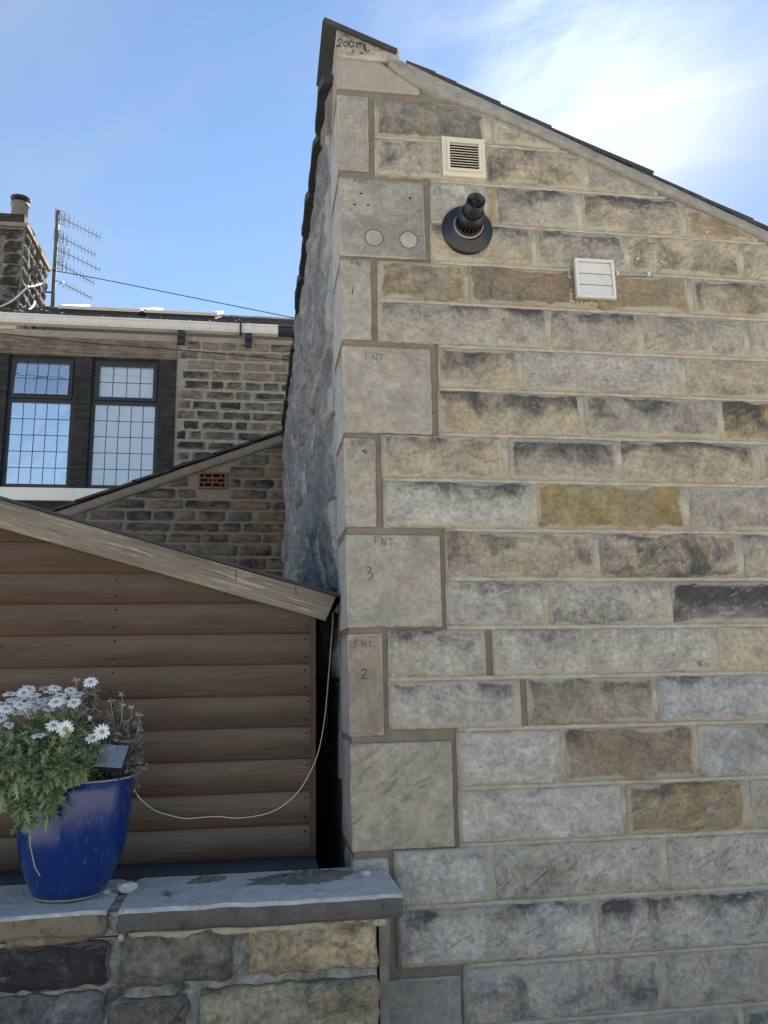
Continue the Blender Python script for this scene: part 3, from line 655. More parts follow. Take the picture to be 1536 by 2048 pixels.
strokes('painted_mark', kn, [[(675, 82), (679, 77), (684, 79), (683, 85), (673, 93), (684, 92)], [(690, 82), (687, 88), (690, 93), (695, 90), (695, 84), (690, 82)], [(701, 82), (698, 88), (700, 94), (706, 92), (707, 85), (701, 82)],
        [(714, 84), (714, 95)], [(714, 86), (720, 85), (721, 95)], [(721, 87), (727, 86), (728, 96)]], 2.0, M_LICHEN, D-0.012, 'black painted figures 200 and a scrawl')
lb = MB(); lr = random.Random(3)
for k in range(26):
    px_, py_ = lr.gauss(732, 18), lr.gauss(94, 7); py_ = max(py_, 52+(px_-672)*0.40+8)
    if px_ > 785 or px_ < 690: continue
    q = P(px_, py_, D-0.012); r_ = lr.uniform(1.0, 3.4)/FPX*D; ph = lr.random()*6
    lb.lathe([(r_*1.0, 0.0), (r_*0.8, 0.0012), (0, 0.0016)], q+Y_*0.002, -Y_, 9)
lb.build('lichen_spots', M_LICHEN, kn)
# filled core holes and plugs in the wide corner stone
for cx, cy in ((748, 476), (817, 480)):
    b = MB(); pc = P(cx, cy); b.lathe([(0.0405, -0.006), (0.0405, 0.0005), (0.037, 0.0022), (0.0, 0.0024)], (pc.x, D-0.001, pc.z), -Y_, 28)
    o = b.build('round_patch', M_SAWN, QO[1][0], True); o.color = (0.30, 0.285, 0.25, 0.3)
    b = MB()
    for k in range(28):
        a0, a1 = 2*math.pi*k/28, 2*math.pi*(k+1)/28
        f2 = lambda a, r: (pc.x+r*math.cos(a), D-0.0036+(0.0004 if r > .042 else 0), pc.z+r*math.sin(a))
        b.add([f2(a0, .0395), f2(a1, .0395), f2(a1, .0425), f2(a0, .0425)], [(3, 2, 1, 0)])
    b.build('patch_seam', M_PENCIL, QO[1][0])
def plugs(lst, parent, r_, m):
    for cx, cy in lst:
        pc = P(cx, cy); b = MB(); b.lathe([(r_, -0.012), (r_, 0.004), (r_*0.6, 0.006), (0.0, 0.005)], (pc.x, D-0.001, pc.z), -Y_, 10); b.build('wall_plug', m, parent)
plugs([(722, 388), (709, 410), (736, 411), (820, 397)], QO[1][0], 0.0045, M_DARK)
plugs([(783, 395), (784, 411)], QO[1][0], 0.005, M_PLUG)
plugs([(1275, 518), (1323, 523), (1413, 465), (1456, 467), (1323, 503)], house, 0.0062, M_CREAMPL)

# ------------------------------------------------------------------ things fixed to the wall
def on_wall_frame(corners):
    a, b_, c_, d_ = [P(*q) for q in corners]; return 0.5*(a.x+d_.x), 0.5*(b_.x+c_.x), 0.5*(c_.z+d_.z), 0.5*(a.z+b_.z)
def ring_box(b, x0, x1, z0, z1, w_, y0, y1):
    b.box((x0, y0, z0), (x1, y1, z0+w_)); b.box((x0, y0, z1-w_), (x1, y1, z1)); b.box((x0, y0, z0+w_), (x0+w_, y1, z1-w_)); b.box((x1-w_, y0, z0+w_), (x1, y1, z1-w_))
x0, x1, z0, z1 = on_wall_frame(((883, 275), (968, 284), (971, 361), (884, 353)))
vent = thing('vent_grille', 'square cream plastic louvred vent grille near the roof edge', 'vent', (0.5*(x0+x1), D, z0))
b = MB(); ring_box(b, x0, x1, z0, z1, 0.022, D-0.014, D+0.01); b.build('outer_frame', M_CREAMPL, vent)
b = MB(); ring_box(b, x0+0.0215, x1-0.0215, z0+0.0215, z1-0.0215, 0.012, D-0.026, D-0.002); b.build('inner_frame', M_CREAMPL, vent)
b = MB(); b.box((x0+0.02, D-0.003, z0+0.02), (x1-0.02, D+0.008, z1-0.02)); b.build('backing', M_DARK, vent)
ix0, ix1, iz0, iz1 = x0+0.0335, x1-0.0335, z0+0.034, z1-0.034
for k in range(10):
    z = iz0 + (iz1-iz0)*(k+0.5)/10; b = MB(); b.obox((0.5*(ix0+ix1), D-0.0155, z), ((ix1-ix0)/2, 0, 0), (0, 0.0075, 0.0042), (0, -0.0005, 0.0012)); b.build('louvre', M_CREAMPL, vent)

fc = P(933, 463); flue = thing('flue_terminal', 'black round boiler flue terminal with wide collar sticking out of the wall', 'flue', (fc.x, D, fc.z))
AX = Vector((-0.065, -1, 0.06)).normalized()
def flu(name, prof, m, o=fc, seg=40, ax=None, **k):
    b = MB(); b.lathe(prof, (o.x, D-0.003 if ax is None else D-0.010, o.z), ax or AX, seg, **k); return b.build(name, m, flue, True)
flu('collar', [(0.119, -0.02), (0.119, 0.008), (0.114, 0.012), (0.093, 0.020), (0.070, 0.034), (0.066, 0.036), (0.064, 0.02)], M_BLACKPL, ax=Vector((0, -1, 0)))
flu('seal_ring', [(0.0640, 0.034), (0.0672, 0.044), (0.0672, 0.050), (0.062, 0.052)], M_ALU)
flu('base_band', [(0.060, 0.03), (0.0640, 0.045), (0.0625, 0.062), (0.057, 0.064)], M_BLACKPL)
flu('inner_pipe', [(0.045, 0.02), (0.045, 0.15)], M_DARK)
for k in range(22):
    a = 2*math.pi*k/22; rd = Vector((math.cos(a), 0, math.sin(a))); tg = Vector((-math.sin(a), 0, math.cos(a)))
    b = MB(); b.obox(Vector((fc.x, D-0.003, fc.z))+AX*0.085+rd*0.0575, tg*0.0036, AX*0.028, rd*0.004); b.build('guard_bar', M_BLACKPL, flue)
flu('head', [(0.050, 0.108), (0.0605, 0.110), (0.0605, 0.122), (0.052, 0.138), (0.0415, 0.146), (0.0405, 0.150)], M_BLACKPL)
flu('outlet', [(0.0415, 0.146), (0.0405, 0.224), (0.0370, 0.224), (0.0370, 0.18), (0.0, 0.178)], M_BLACKPL)
for k in range(6):
    a = 2*math.pi*k/6; rd = Vector((math.cos(a), 0, math.sin(a))); tg = Vector((-math.sin(a), 0, math.cos(a)))
    b = MB(); b.obox(Vector((fc.x, D-0.003, fc.z))+AX*0.189+rd*0.0185, tg*0.0028, AX*0.005, rd*0.0175); b.build('spoke', M_BLACKPL, flue)

x0, x1, z0, z1 = on_wall_frame(((1143, 525), (1219, 531), (1225, 607), (1147, 602)))
lou = thing('extractor_louvre', 'square white extractor outlet with three closed flaps and grey sides', 'vent', (0.5*(x0+x1), D, z0))
b = MB(); b.box((x0+0.004, D-0.030, z0+0.004), (x1-0.004, D+0.012, z1-0.004)); b.build('box', M_ALU, lou)
b = MB(); ring_box(b, x0, x1, z0, z1, 0.0125, D-0.047, D-0.0285); b.build('frame', M_WHITEPL, lou)
ix0, ix1, iz0, iz1 = x0+0.0135, x1-0.0135, z0+0.0135, z1-0.0135
for k in range(3):
    za, zb = iz0+(iz1-iz0)*k/3, iz0+(iz1-iz0)*(k+1)/3-0.0015
    b = MB(); b.obox((0.5*(ix0+ix1), D-0.036, 0.5*(za+zb)), ((ix1-ix0)/2, 0, 0), (0, 0.0035, (zb-za)/2), (0, -0.0016, 0.0003)); b.build('flap', M_WHITEPL, lou)
b = MB()
n = 44; per = [(x0+(x1-x0)*i/11, z0-0.008) for i in range(12)] + [(x1+0.006, z0+(z1-z0)*i/11) for i in range(11)] + [(x0-0.012, z0+(z1-z0)*i/11) for i in range(11)]
for px_, pz_ in per:
    r_ = rng.uniform(0.007, 0.014); b.lathe([(r_, -0.004), (r_*0.85, 0.004), (0, 0.006)], (px_+rng.uniform(-.004, .004), D-0.003, pz_+rng.uniform(-.004, .004)), -Y_, 7)
b.build('mortar_bedding', M_CREAM, lou, True)
pa, pb, pc, pd = P(1219, 538, D-0.03), P(1228, 545, D-0.015), P(1234, 549, D-0.012), P(1298, 550, D-0.012)
con = thing('conduit', 'short dark cable run with two white clips beside the extractor outlet', 'cable', pc)
b = MB(); b.tube([pa, pb, pc, P(1240, 549.5, D-0.012), pd, P(1305, 551, D+0.004)], 0.0055, 8); b.build('cable', M_ALU, con, True)
for px_, py_ in ((1234, 547.5), (1297, 549.5)):
    q = P(px_, py_, D-0.012); b = MB(); b.box((q.x-0.006, D-0.022, q.z-0.009), (q.x+0.006, D-0.001, q.z+0.009)); b.build('clip', M_WHITEPL, con)

# ------------------------------------------------------------------ garden wall with its coping slabs
CZT = P(740, 1742).z                                    # top of the coping
YC0, YC1 = 2.945, 3.40                                   # coping front and back edge
YG = 3.0                                                # face of the stones below
xg = XZ(757, 0.75, YG)
gw = thing('garden_wall', 'low blackened stone garden wall with thick coping slabs under the blue pot', 'wall', (-0.5, YG, 0))
b = MB(); b.box((-2.6, YG+0.02, 0), (xg-0.005, YC1-0.03, CZT-0.10)); b.build('core', M_WHITE, gw)
# end strip of mortar and the dark gap beside the house
b = MB(); b.box((xg+0.004, YG+0.014, 0), (XZ(779, .6, YG), YC1-0.1, CZT-0.085)); b.build('mortar_strip', M_GREYD, gw)
zc_u = P(400, 1850, YC0).z
GB, GD, GBR = (0.15, 0.134, 0.112), (0.115, 0.104, 0.094), (0.31, 0.245, 0.155)
def gstone(pl, pr, pt, pb, col, so, **k):
    za, zb = P(0.5*(pl+pr), pt, YG).z, P(0.5*(pl+pr), pb, YG).z; zm = .5*(za+zb)
    kw = dict(cell=0.018, relief=0.016, rscale=9, bulge=0.010, jit=0.014, rnd=0.022, edge=0.008, oct=6, ridge=0.014, lip=0.010); kw.update(k)
    return block('stone', gw, M_GARD, (0, YG, 0), X_, Z_, -Y_, XZ(pl, zm, YG), XZ(pr, zm, YG), zb, za, 0.10, col, so, **kw)
gstone(-130, 218, 1896, 1985, GD, .85)
gstone(12, 178, 1864, 1892, (0.22, 0.165, 0.11), .5, rnd=0.012, bulge=0.006)
gstone(241, 466, 1858, 1968, GB, .62)
gstone(497, 757, 1834, 1944, GBR, .42)
gstone(-140, 205, 1996, 2085, (0.17, 0.16, 0.15), .66)
gstone(212, 376, 1996, 2085, GB, .70)
gstone(396, 760, 1966, 2090, (0.27, 0.225, 0.155), .42)
gstone(-480, -150, 1880, 1990, GB, .7); gstone(-520, -160, 2000, 2090, GBR, .6)
z = P(300, 2098, YG).z; i = 0
while z > 0.05:
    x = -2.5 - (i % 2)*0.15; zb = max(0.0, z-0.20)
    while x < xg-0.1:
        L = min(rng.uniform(0.3, 0.6), xg-x); block('stone', gw, M_GARD, (0, YG, 0), X_, Z_, -Y_, x, x+L-0.025, zb+0.02, z, 0.1, rng.choice((GB, GBR, GD)), .6, cell=0.04, relief=0.012, bulge=0.016, jit=0.01, rnd=0.03); x += L
    z = zb; i += 1
# mortar bed under the coping and pale pointing
b = MB(); n = 50; vs = []; xa, xb = XZ(238, .8, YG), XZ(772, .8, YG)
for k in range(n+1):
    x = xa+(xb-xa)*k/n; hh = 0.026+0.006*mn.noise(Vector((x*11, 1, 4)))
    vs += [(x, YG-0.006+0.006*mn.noise(Vector((x*20, 8, 1))), CZT-0.083-hh), (x, YG-0.010, CZT-0.083-hh*0.4), (x, YG+0.0, CZT-0.078), (x, YG+0.05, CZT-0.083-hh)]
fs = [q for k in range(n) for q in ((4*k, 4*k+4, 4*k+5, 4*k+1), (4*k+1, 4*k+5, 4*k+6, 4*k+2), (4*k, 4*k+3, 4*k+7, 4*k+4))]
b.add(vs, fs); b.build('mortar_bed', M_CREAM, gw, True)
# coping slabs: thick, chipped edges, level top
def coping(xa, xb, col, chip_r=0.0):
    th = 0.078; nx = int((xb-xa)/0.025)+2; prof = [(YC1, -th), (YC0+0.012, -th), (YC0, -th+0.012), (YC0-0.003, -th*0.5), (YC0, -0.012), (YC0+0.010, -0.001), (YC0+0.08, 0.0), (YC0+0.2, 0.001), (YC1-0.02, 0.0), (YC1, -0.012)]
    vs = []; m_ = len(prof)
    for i in range(nx+1):
        x = xa+(xb-xa)*i/nx; en = min(i, nx-i); e_ = 0.010 if en == 0 else 0.0
        for j, (y, z) in enumerate(prof):
            q = Vector((x*9, y*9, z*20)); am = 0.009 if 1 <= j <= 5 else 0.003
            ch = 0.0
            if chip_r and j in (4, 5) and x > xb-0.12: ch = chip_r*max(0, mn.noise(Vector((x*22, 4, 4)))+.4)
            yy_ = y + am*mn.noise(q) + (e_ if j in range(1, 6) else 0) + ch
            vs.append((x + (0.006*mn.noise(q*2.1+Vector((3, 3, 3))) if en == 0 else 0), yy_, CZT + z + am*0.6*mn.noise(q+Vector((7, 1, 2))) - (0.5*e_ if j in (4, 5, 6, 7, 8) else 0) - ch*0.6))
    fs = [(i*m_+j, i*m_+(j+1) % m_, (i+1)*m_+(j+1) % m_, (i+1)*m_+j) for i in range(nx) for j in range(m_)]
    fs += [tuple(range(m_-1, -1, -1)), tuple(nx*m_+j for j in range(m_))]
    fs = [tuple(reversed(f)) for f in fs]
    o = mesh('coping_slab', vs, fs, M_COPE, gw); o.color = (*col, 0.5); return o
tag(coping(XZ(-520, CZT, YC0), XZ(212, CZT, YC0), (0.30, 0.25, 0.18)), 'buff fronted coping slab under the blue pot')
tag(coping(XZ(235, CZT, YC0), XZ(806, CZT, YC0), (0.17, 0.158, 0.142), 0.010), 'dark fronted coping slab butting against the house')
b = MB(); b.box((XZ(211, CZT, YC0)-0.01, YC0+0.02, CZT-0.08), (XZ(236, CZT, YC0)+0.01, YC1-0.01, CZT-0.008)); b.build('slab_joint', M_WHITE, gw)
# mortar spilt over the slab
def spill(pxs, name='mortar_spill', h=0.012):
    h *= 1.3
    pts = [PZ(px, py, CZT+0.002) for px, py in pxs]; cc = sum(pts, Vector())/len(pts); vs = []; R_ = 14; S_ = 70
    for i in range(R_+1):
        for k in range(S_):
            a = k/S_*len(pts); p0, p1 = pts[int(a) % len(pts)], pts[(int(a)+1) % len(pts)]; e_ = p0.lerp(p1, a-int(a))
            q = cc.lerp(e_, i/R_*(1+0.22*mn.noise(Vector((6*math.cos(k/S_*6.283), 6*math.sin(k/S_*6.283), cc.x*9)))+0.10*mn.noise(Vector((k*.8, cc.x, 3))))); f_ = 1-(i/R_)**2
            vs.append((q.x, q.y, CZT - 0.004 + (h+h*0.9*mn.noise(Vector((q.x*45, q.y*45, 1)))+h*.5*mn.noise(Vector((q.x*120, q.y*120, 1))))*f_**1.5))
    fs = [(i*S_+k, (i+1)*S_+k, (i+1)*S_+(k+1) % S_, i*S_+(k+1) % S_) for i in range(R_) for k in range(S_)]
    return mesh(name, vs, fs, M_SPILL, gw, True)
spill([(352, 1768), (400, 1752), (452, 1750), (470, 1756), (400, 1768)])
spill([(455, 1775), (480, 1758), (540, 1747), (610, 1738), (690, 1736), (735, 1742), (722, 1756), (660, 1768), (560, 1775)], h=0.014)
spill([(318, 1790), (330, 1781), (348, 1785), (340, 1795)], h=0.010)

def pebble(px, py, rx, ry, rz, label, m=M_RUBBLE, rz_=0.0):
    c = PZ(px, py, CZT+0.004); vs = []; S_, R_ = 14, 9; sd = Vector((px, py, 3))
    for i in range(R_+1):
        th = math.pi*i/R_
        for k in range(S_):
            ph = 2*math.pi*k/S_; d_ = Vector((math.sin(th)*math.cos(ph), math.sin(th)*math.sin(ph), math.cos(th)))
            r_ = 1+0.35*mn.noise(d_*1.6+sd)+0.12*mn.noise(d_*5+sd); q = Matrix.Rotation(rz_, 3, 'Z') @ Vector((d_.x*rx*r_, d_.y*ry*r_, d_.z*rz*r_)); vs.append(c+q+Vector((0, 0, rz*0.55)))
    fs = [(i*S_+k, (i+1)*S_+k, (i+1)*S_+(k+1) % S_, i*S_+(k+1) % S_) for i in range(R_) for k in range(S_)]
    o = mesh('stone_fragment', vs, fs, m, None, False); return tag(o, label, 'rubble')
pebble(256, 1781, 0.034, 0.020, 0.020, 'largest whitish stone fragment lying on the coping beside the blue pot', rz_=0.15)
pebble(212, 1786, 0.018, 0.012, 0.008, 'small flat whitish chip against the foot of the blue pot')
pebble(733, 1752, 0.020, 0.016, 0.012, 'white mortar crumb on the spill near the house corner')

# ------------------------------------------------------------------ shed
YS = 3.60
sx1 = P(629, 1500, YS).x; sx0 = sx1-2.72
sz0 = P(420, 1738, YS).z
zb_a = P(300, 1208, YS).z; zb_b = P(300, 1662, YS).z; pit = (zb_a-zb_b)/7.0
shed = thing('garden_shed', 'brown stained timber shed with weathered pale bargeboard', 'shed', (sx0, YS, sz0))
# roof slope on the front plane: underside of the bargeboard
ra, rb = P(0, 1052, YS), P(650, 1240, YS); slope = (rb.z-ra.z)/(rb.x-ra.x)
rtop = lambda x: ra.z + (x-ra.x)*slope + 0.03
xap = 0.5*(sx0+sx1)
rt = lambda x: rtop(x) if x >= xap else rtop(2*xap-x)
def board(z0, z1, k):
    """loglap board following the gable: profile bulges and thins to the top"""
    prof = [(0.0, -0.007), (0.02, -0.013), (0.10, -0.0155), (0.35, -0.0160), (0.62, -0.0145), (0.80, -0.0105), (0.93, -0.005), (1.0, -0.002)]
    n = 40; vs, ua, ub = [], [], []; xe = sx1-0.020
    cols = [sx0+0.02 + (xe-sx0-0.02)*i/n for i in range(n+1)]
    for t_, y in prof:
        z = z0 + (z1-z0)*t_
        lim = (xe if rtop(xe) >= z else ra.x + (z-0.03-ra.z)/slope)
        for i in range(n+1):
            x = min(cols[i], lim) if cols[i] >= xap else max(cols[i], 2*xap-lim)
            vs.append((x, YS+y, z + 0.0012*mn.noise(Vector((x*3, k, 1))))); ua.append((x+k*7.3, z)); ub.append((0.0, t_))
    m_ = n+1; P_ = len(prof)
    fs = [(j*m_+i, j*m_+i+1, (j+1)*m_+i+1, (j+1)*m_+i) for j in range(P_-1) for i in range(n)]
    n0 = len(vs)
    for i in range(n+1): vs.append((vs[i][0], YS+0.012, z0)); ua.append(ua[i]); ub.append((0, 0))
    fs += [(n0+i, n0+i+1, i+1, i) for i in range(n)]
    o = mesh('board', vs, fs, M_BOARD, shed, False, {'UVMap': ua, 'edge': ub}, nsm=n*(P_-1)); return o
zs = zb_b - pit*1.0; k = 0
while zs < rt(xap)-0.01:
    z1 = zs + pit
    o = board(zs, min(z1, rt(xap)-0.004), k)
    zrel = (zs-sz0)/(1.2)
    o.color = (1, 1, 1, max(0.15, min(1.0, 1.15-0.85*zrel)))
    if zs < zb_a+0.01:
        nb = MB()
        for xx in (sx1-0.036, sx1-0.84):
            for tt in (0.25, 0.80): q = Vector((xx+rng.uniform(-.006, .006), YS-(0.0160 if tt < .5 else 0.0105), zs+pit*tt)); nb.lathe([(0.0045, -0.004), (0.0045, 0.0008), (0, 0.001)], q, -Y_, 7)
        nb.build('nail', M_DARK, o)
    zs = z1; k += 1
b = MB(); bx = [(sx1-0.020, YS-0.022, sz0-0.005), (sx1+0.004, YS+0.03, rtop(sx1)-0.005)]
b.box(*bx); b.uv = [(v_.z, v_.x) for v_ in b.v]
o = mesh('corner_trim', b.v, b.f, M_BOARD, shed, False, {'UVMap': b.uv, 'edge': [(0, 0.3)]*len(b.v)}); o.color = (1, 1, 1, 0.4)
# bargeboard: measured corners, on a plane in front of the boards
YBG = 3.55
def barge(flip):
    tl, tr, br, bl = P(-4, 998, YBG), P(672, 1193, YBG), P(651, 1241, YBG), P(-4, 1050, YBG)
    dn = (tr-tl).normalized(); nn = Vector((-dn.z, 0, dn.x)); w_ = abs((tl-bl).dot(nn))
    far = tl - dn*((tl.x-xap)/dn.x); vs, ua, ub = [], [], []; n = 46; L = (tr-far).length
    e0 = 0.0
    for i in range(n+1):
        for j in range(6):
            s_ = L*i/n; tt = j/5.0
            p = br.lerp(tr, tt) - dn*(L-s_)
            if i == 0: p.x = xap
            y = YBG + 0.003*mn.noise(Vector((s_*3, tt*2, 1))) + (0.004 if j in (0, 5) else 0)
            vs.append((p.x, y, p.z + 0.002*mn.noise(Vector((s_*4, 9, tt*.2))))); ua.append((s_, tt*w_)); ub.append((0, 0.65+0.25*mn.noise(Vector((s_*2, 5, 5)))))
    F = len(vs)
    for q in list(vs): vs.append((q[0], YBG+0.024, q[2]))
    ua += ua; ub += ub
    fs = [(i*6+j, (i+1)*6+j, (i+1)*6+j+1, i*6+j+1) for i in range(n) for j in range(5)]
    fs += [(F+a, F+d_, F+c_, F+b_) for a, b_, c_, d_ in list(fs)]
    for i in range(n): fs += [(i*6, F+i*6, F+(i+1)*6, (i+1)*6), (i*6+5, (i+1)*6+5, F+(i+1)*6+5, F+i*6+5)]
    for j in range(5): fs += [(n*6+j, F+n*6+j, F+n*6+j+1, n*6+j+1), (j, j+1, F+j+1, F+j)]
    if flip: vs = [(2*xap-x, y, z) for x, y, z in vs]; fs = [tuple(reversed(f)) for f in fs]
    o = mesh('bargeboard', vs, fs, M_BARGE, shed, False, {'UVMap': ua, 'edge': ub}); o.color = (1, 1, 1, 0.95); return tl, tr, dn, nn
tl, tr, dn, nn = barge(False); barge(True)
# cracks across the bargeboard
for px_, py_ in ((470, 1148), (590, 1180)):
    cb = MB(); a_ = P(px_, py_-10, YBG-0.001); b2 = P(px_+2, py_+14, YBG-0.001); cb.tube([a_, a_.lerp(b2, .5)+Vector((.002, 0, 0)), b2], [0.0006, 0.0014, 0.0005], 5); cb.build('crack', M_DARK, shed)
# felt roof, walls, base felt
SB = YS+2.3
def roof_half(flip):
    b = MB(); pts = []
    a_ = tr + dn*0.035; r0 = Vector((xap, 0, tr.z + (xap-tr.x)*dn.z/dn.x))
    for y in (YBG-0.010, SB+0.04):
        for q, o_ in ((r0, 0.003), (a_, 0.003), (a_, 0.015), (r0, 0.015)): pts.append((q.x+nn.x*o_ if q is a_ else q.x, y, q.z+nn.z*o_))
    if flip: pts = [(2*xap-x, y, z) for x, y, z in pts]
    b.add(pts, [(0, 1, 2, 3), (7, 6, 5, 4), (0, 4, 5, 1), (1, 5, 6, 2), (2, 6, 7, 3), (3, 7, 4, 0)]); b.build('roof_felt', M_FELT, shed)
    b = MB(); pts = [(2*xap-x if flip else x, y, z-0.0165) for x, y, z in pts]; b.add(pts, [(0, 1, 2, 3), (7, 6, 5, 4), (0, 4, 5, 1), (1, 5, 6, 2), (2, 6, 7, 3), (3, 7, 4, 0)])
    bv = [Vector((v_.x, max(v_.y, YBG+0.026), v_.z)) for v_ in b.v]; mesh('roof_deck', bv, b.f, M_BOARD, shed, False, {'UVMap': [(v_.y, v_.x) for v_ in bv], 'edge': [(0, .5)]*len(bv)})
roof_half(False); roof_half(True)
b = MB(); b.prism([(sx0+0.01, sz0), (sx1-0.004, sz0), (sx1-0.004, rtop(sx1)-0.03), (xap, rt(xap)-0.03), (sx0+0.01, rtop(sx1)-0.03)], YS+0.014, SB)
mesh('shed_wall', b.v, b.f, M_BOARD, shed, False, {'UVMap': [(v_.y, v_.z) for v_ in b.v], 'edge': [(0, .3)]*len(b.v)})
b = MB(); a_ = tr + dn*0.012
b.add([P(668, 1222, YBG+0.06), P(680, 1204, YBG+0.06), P(681, 1211, YBG+0.06), P(676, 1228, YBG+0.05), P(668, 1222, YBG+0.3), P(680, 1204, YBG+0.3), P(681, 1211, YBG+0.3), P(676, 1228, YBG+0.3)], [(0, 1, 2, 3), (7, 6, 5, 4), (0, 4, 5, 1), (1, 5, 6, 2), (2, 6, 7, 3), (3, 7, 4, 0)])
b.build('torn_felt_edge', M_SPILL, shed)
b = MB(); n = 60
vs = []
for k in range(n+1):
    x = -1.6+(sx1+1.6)*k/n
    for y, z in ((YC1-0.02, CZT-0.05), (YC1+0.0, CZT+0.004), (YS-0.05, CZT+0.012), (YS-0.026, P(420, 1735, YS-0.02).z+0.012), (YS-0.012, zb_b-pit+0.006)):
        vs.append((x, y, z+0.005*mn.noise(Vector((x*12, y*30, 2)))))
b.add(vs, [(k*5+j, (k+1)*5+j, (k+1)*5+j+1, k*5+j+1) for k in range(n) for j in range(4)]); b.build('base_felt', M_FELT, shed, True)
b = MB(); b.box((sx0, YC1+0.02, 0), (sx1, SB, sz0-0.004)); b.build('base', M_GREYD, shed)

# ------------------------------------------------------------------ lean-to with its sloping verge
YL = 9.5
lt = thing('lean_to', 'small brown stone lean-to with sloping slate verge and an air brick', 'outbuilding', (P(300, 1100, YL).x, YL, 0))
lv0, lv1 = P(112, 1018, YL), P(566, 862, YL)
lz = lambda x: lv0.z + (x-lv0.x)*(lv1.z-lv0.z)/(lv1.x-lv0.x)
xl0, xl1 = P(-20, 1100, YL).x, side_x(YL)+arris(3)+0.15
tag(lt, None)
b = MB(); b.prism([(xl0, 0), (xl1, 0), (xl1, lz(xl1)-0.03), (xl0, lz(xl0)-0.03)], YL+0.018, YL+1.5); b.build('wall', M_GREYD, lt)
ab0, ab1 = P(397, 944, YL), P(453, 978, YL)
abx0, abx1, abz0, abz1 = ab0.x, ab1.x, ab1.z, ab0.z
z = P(450, 1180, YL).z - 0.6; i = 0
ltop = lambda x: lz(x)-0.15
while z < lz(xl1):
    hgt = rng.uniform(0.125, 0.16); x = xl0 - rng.uniform(0, 0.3)
    while x < xl1:
        L = rng.uniform(0.20, 0.62)
        xa, xb = x, min(x+L-0.03, xl1)
        col = rng.choice(((0.15, 0.115, 0.078), (0.12, 0.10, 0.08), (0.18, 0.125, 0.075), (0.115, 0.10, 0.085), (0.16, 0.105, 0.065)))
        ok = xb-xa > 0.06 and xa < xl1
        if ok and z+hgt > abz0-0.01 and z < abz1+0.01 and xb > abx0-0.02 and xa < abx1+0.02:
            if xa < abx0-0.12: xb = abx0-0.03
            elif xb > abx1+0.12: xa = abx1+0.03
            else: ok = False
        if ok and ltop(xb)-z > 0.02:
            while ltop(xa)-z < 0.03: xa += 0.01
            if xb-xa > 0.06: block('stone', lt, M_LEAN, (0, YL, 0), X_, Z_, -Y_, xa, xb, z, z+hgt-0.028, 0.06, col, rng.uniform(.3, .85), cell=0.045, relief=0.010, bulge=0.016, jit=0.014, rnd=0.03, edge=0.012, vtop=ltop, oct=3)
        x += L
    z += hgt; i += 1
ds = (lv1-lv0).normalized(); dnm = Vector((-ds.z, 0, ds.x))
b = MB(); n = 40; vs = []
for k in range(n+1):
    x = xl0-0.1+(xl1-xl0+0.1)*k/n
    for dz, dy in ((-0.150, 0.0), (-0.142, -0.025), (-0.05, -0.035), (-0.035, 0.0)): vs.append((x, YL+dy+0.008*mn.noise(Vector((x*6, dz*40, 1))), lz(x)+dz+0.010*mn.noise(Vector((x*5, 2, dz*30)))))
b.add(vs, [(k*4+j, (k+1)*4+j, (k+1)*4+j+1, k*4+j+1) for k in range(n) for j in range(3)]); b.build('verge_mortar', M_GREYD, lt, True)
x = xl0-0.2
while x < xl1:
    L = rng.uniform(0.42, 0.62); pa = Vector((x, YL, lz(x)-0.020)); pb = Vector((x+L+0.05, YL, lz(x+L+0.05)-0.035)); hl = (pb-pa)/2; n2 = Vector((-hl.z, 0, hl.x)).normalized()
    b = MB(); b.obox((pa+pb)/2+n2*0.016+Vector((0, 0.68, 0)), hl, (0, 0.75, 0), n2*0.014); b.build('roof_slate', M_SLATE, lt); x += L
ab = MB(); ring_box(ab, abx0, abx1, abz0, abz1, 0.022, YL-0.018, YL+0.05)
ix0, ix1, iz0, iz1 = abx0+0.022, abx1-0.022, abz0+0.022, abz1-0.022
for r_ in (1, 2): z_ = iz0+(iz1-iz0)*r_/3; ab.box((ix0, YL-0.014, z_-0.007), (ix1, YL+0.009, z_+0.007))
for c_ in range(1, 6):
    x_ = ix0+(ix1-ix0)*c_/6
    for r_ in range(3):
        if (c_+r_) % 2 or c_ == 3: ab.box((x_-0.008, YL-0.012, iz0+(iz1-iz0)*r_/3+0.008), (x_+0.008, YL+0.009, iz0+(iz1-iz0)*(r_+1)/3-0.008))
aob = ab.build('air_brick', M_TERRA, lt); b = MB(); b.box((ix0, YL+0.0095, iz0), (ix1, YL+0.014, iz1)); b.build('opening_shade_plate', M_DARK, aob)  # near-black plate painted in for the shade inside the brick's holes

# ------------------------------------------------------------------ terraced house behind
YF = 11.0
th_ = thing('terraced_house', 'far stone terraced house with leaded windows, white gutter and slate roof', 'house', (P(200, 900, YF).x, YF, 0))
gz = P(300, 668, YF).z                                   # underside of the gutter
hx0, hx1 = P(-420, 800, YF).x, P(640, 800, YF).x+2.5
wx0, wx1 = P(8, 850, YF).x, P(316, 850, YF).x            # daylight of the pair of windows
wz1, wz0 = P(150, 713, YF).z, P(130, 975, YF).z
b = MB()
for a_, c_ in (((hx0, 0), (wx0-0.3, gz)), ((wx1+0.19, 0), (hx1, gz)), ((wx0-0.3, 0), (wx1+0.19, wz0-0.2)), ((wx0-0.3, wz1+0.22), (wx1+0.19, gz))):
    b.box((a_[0], YF+0.02, a_[1]), (c_[0], YF+0.4, c_[1]))
b.build('wall', M_GREY, th_)
b = MB(); b.box((wx0-0.4, YF+0.36, wz0-0.4), (wx1+0.3, YF+0.42, wz1+0.4)); b.build('room', M_DARK, th_)
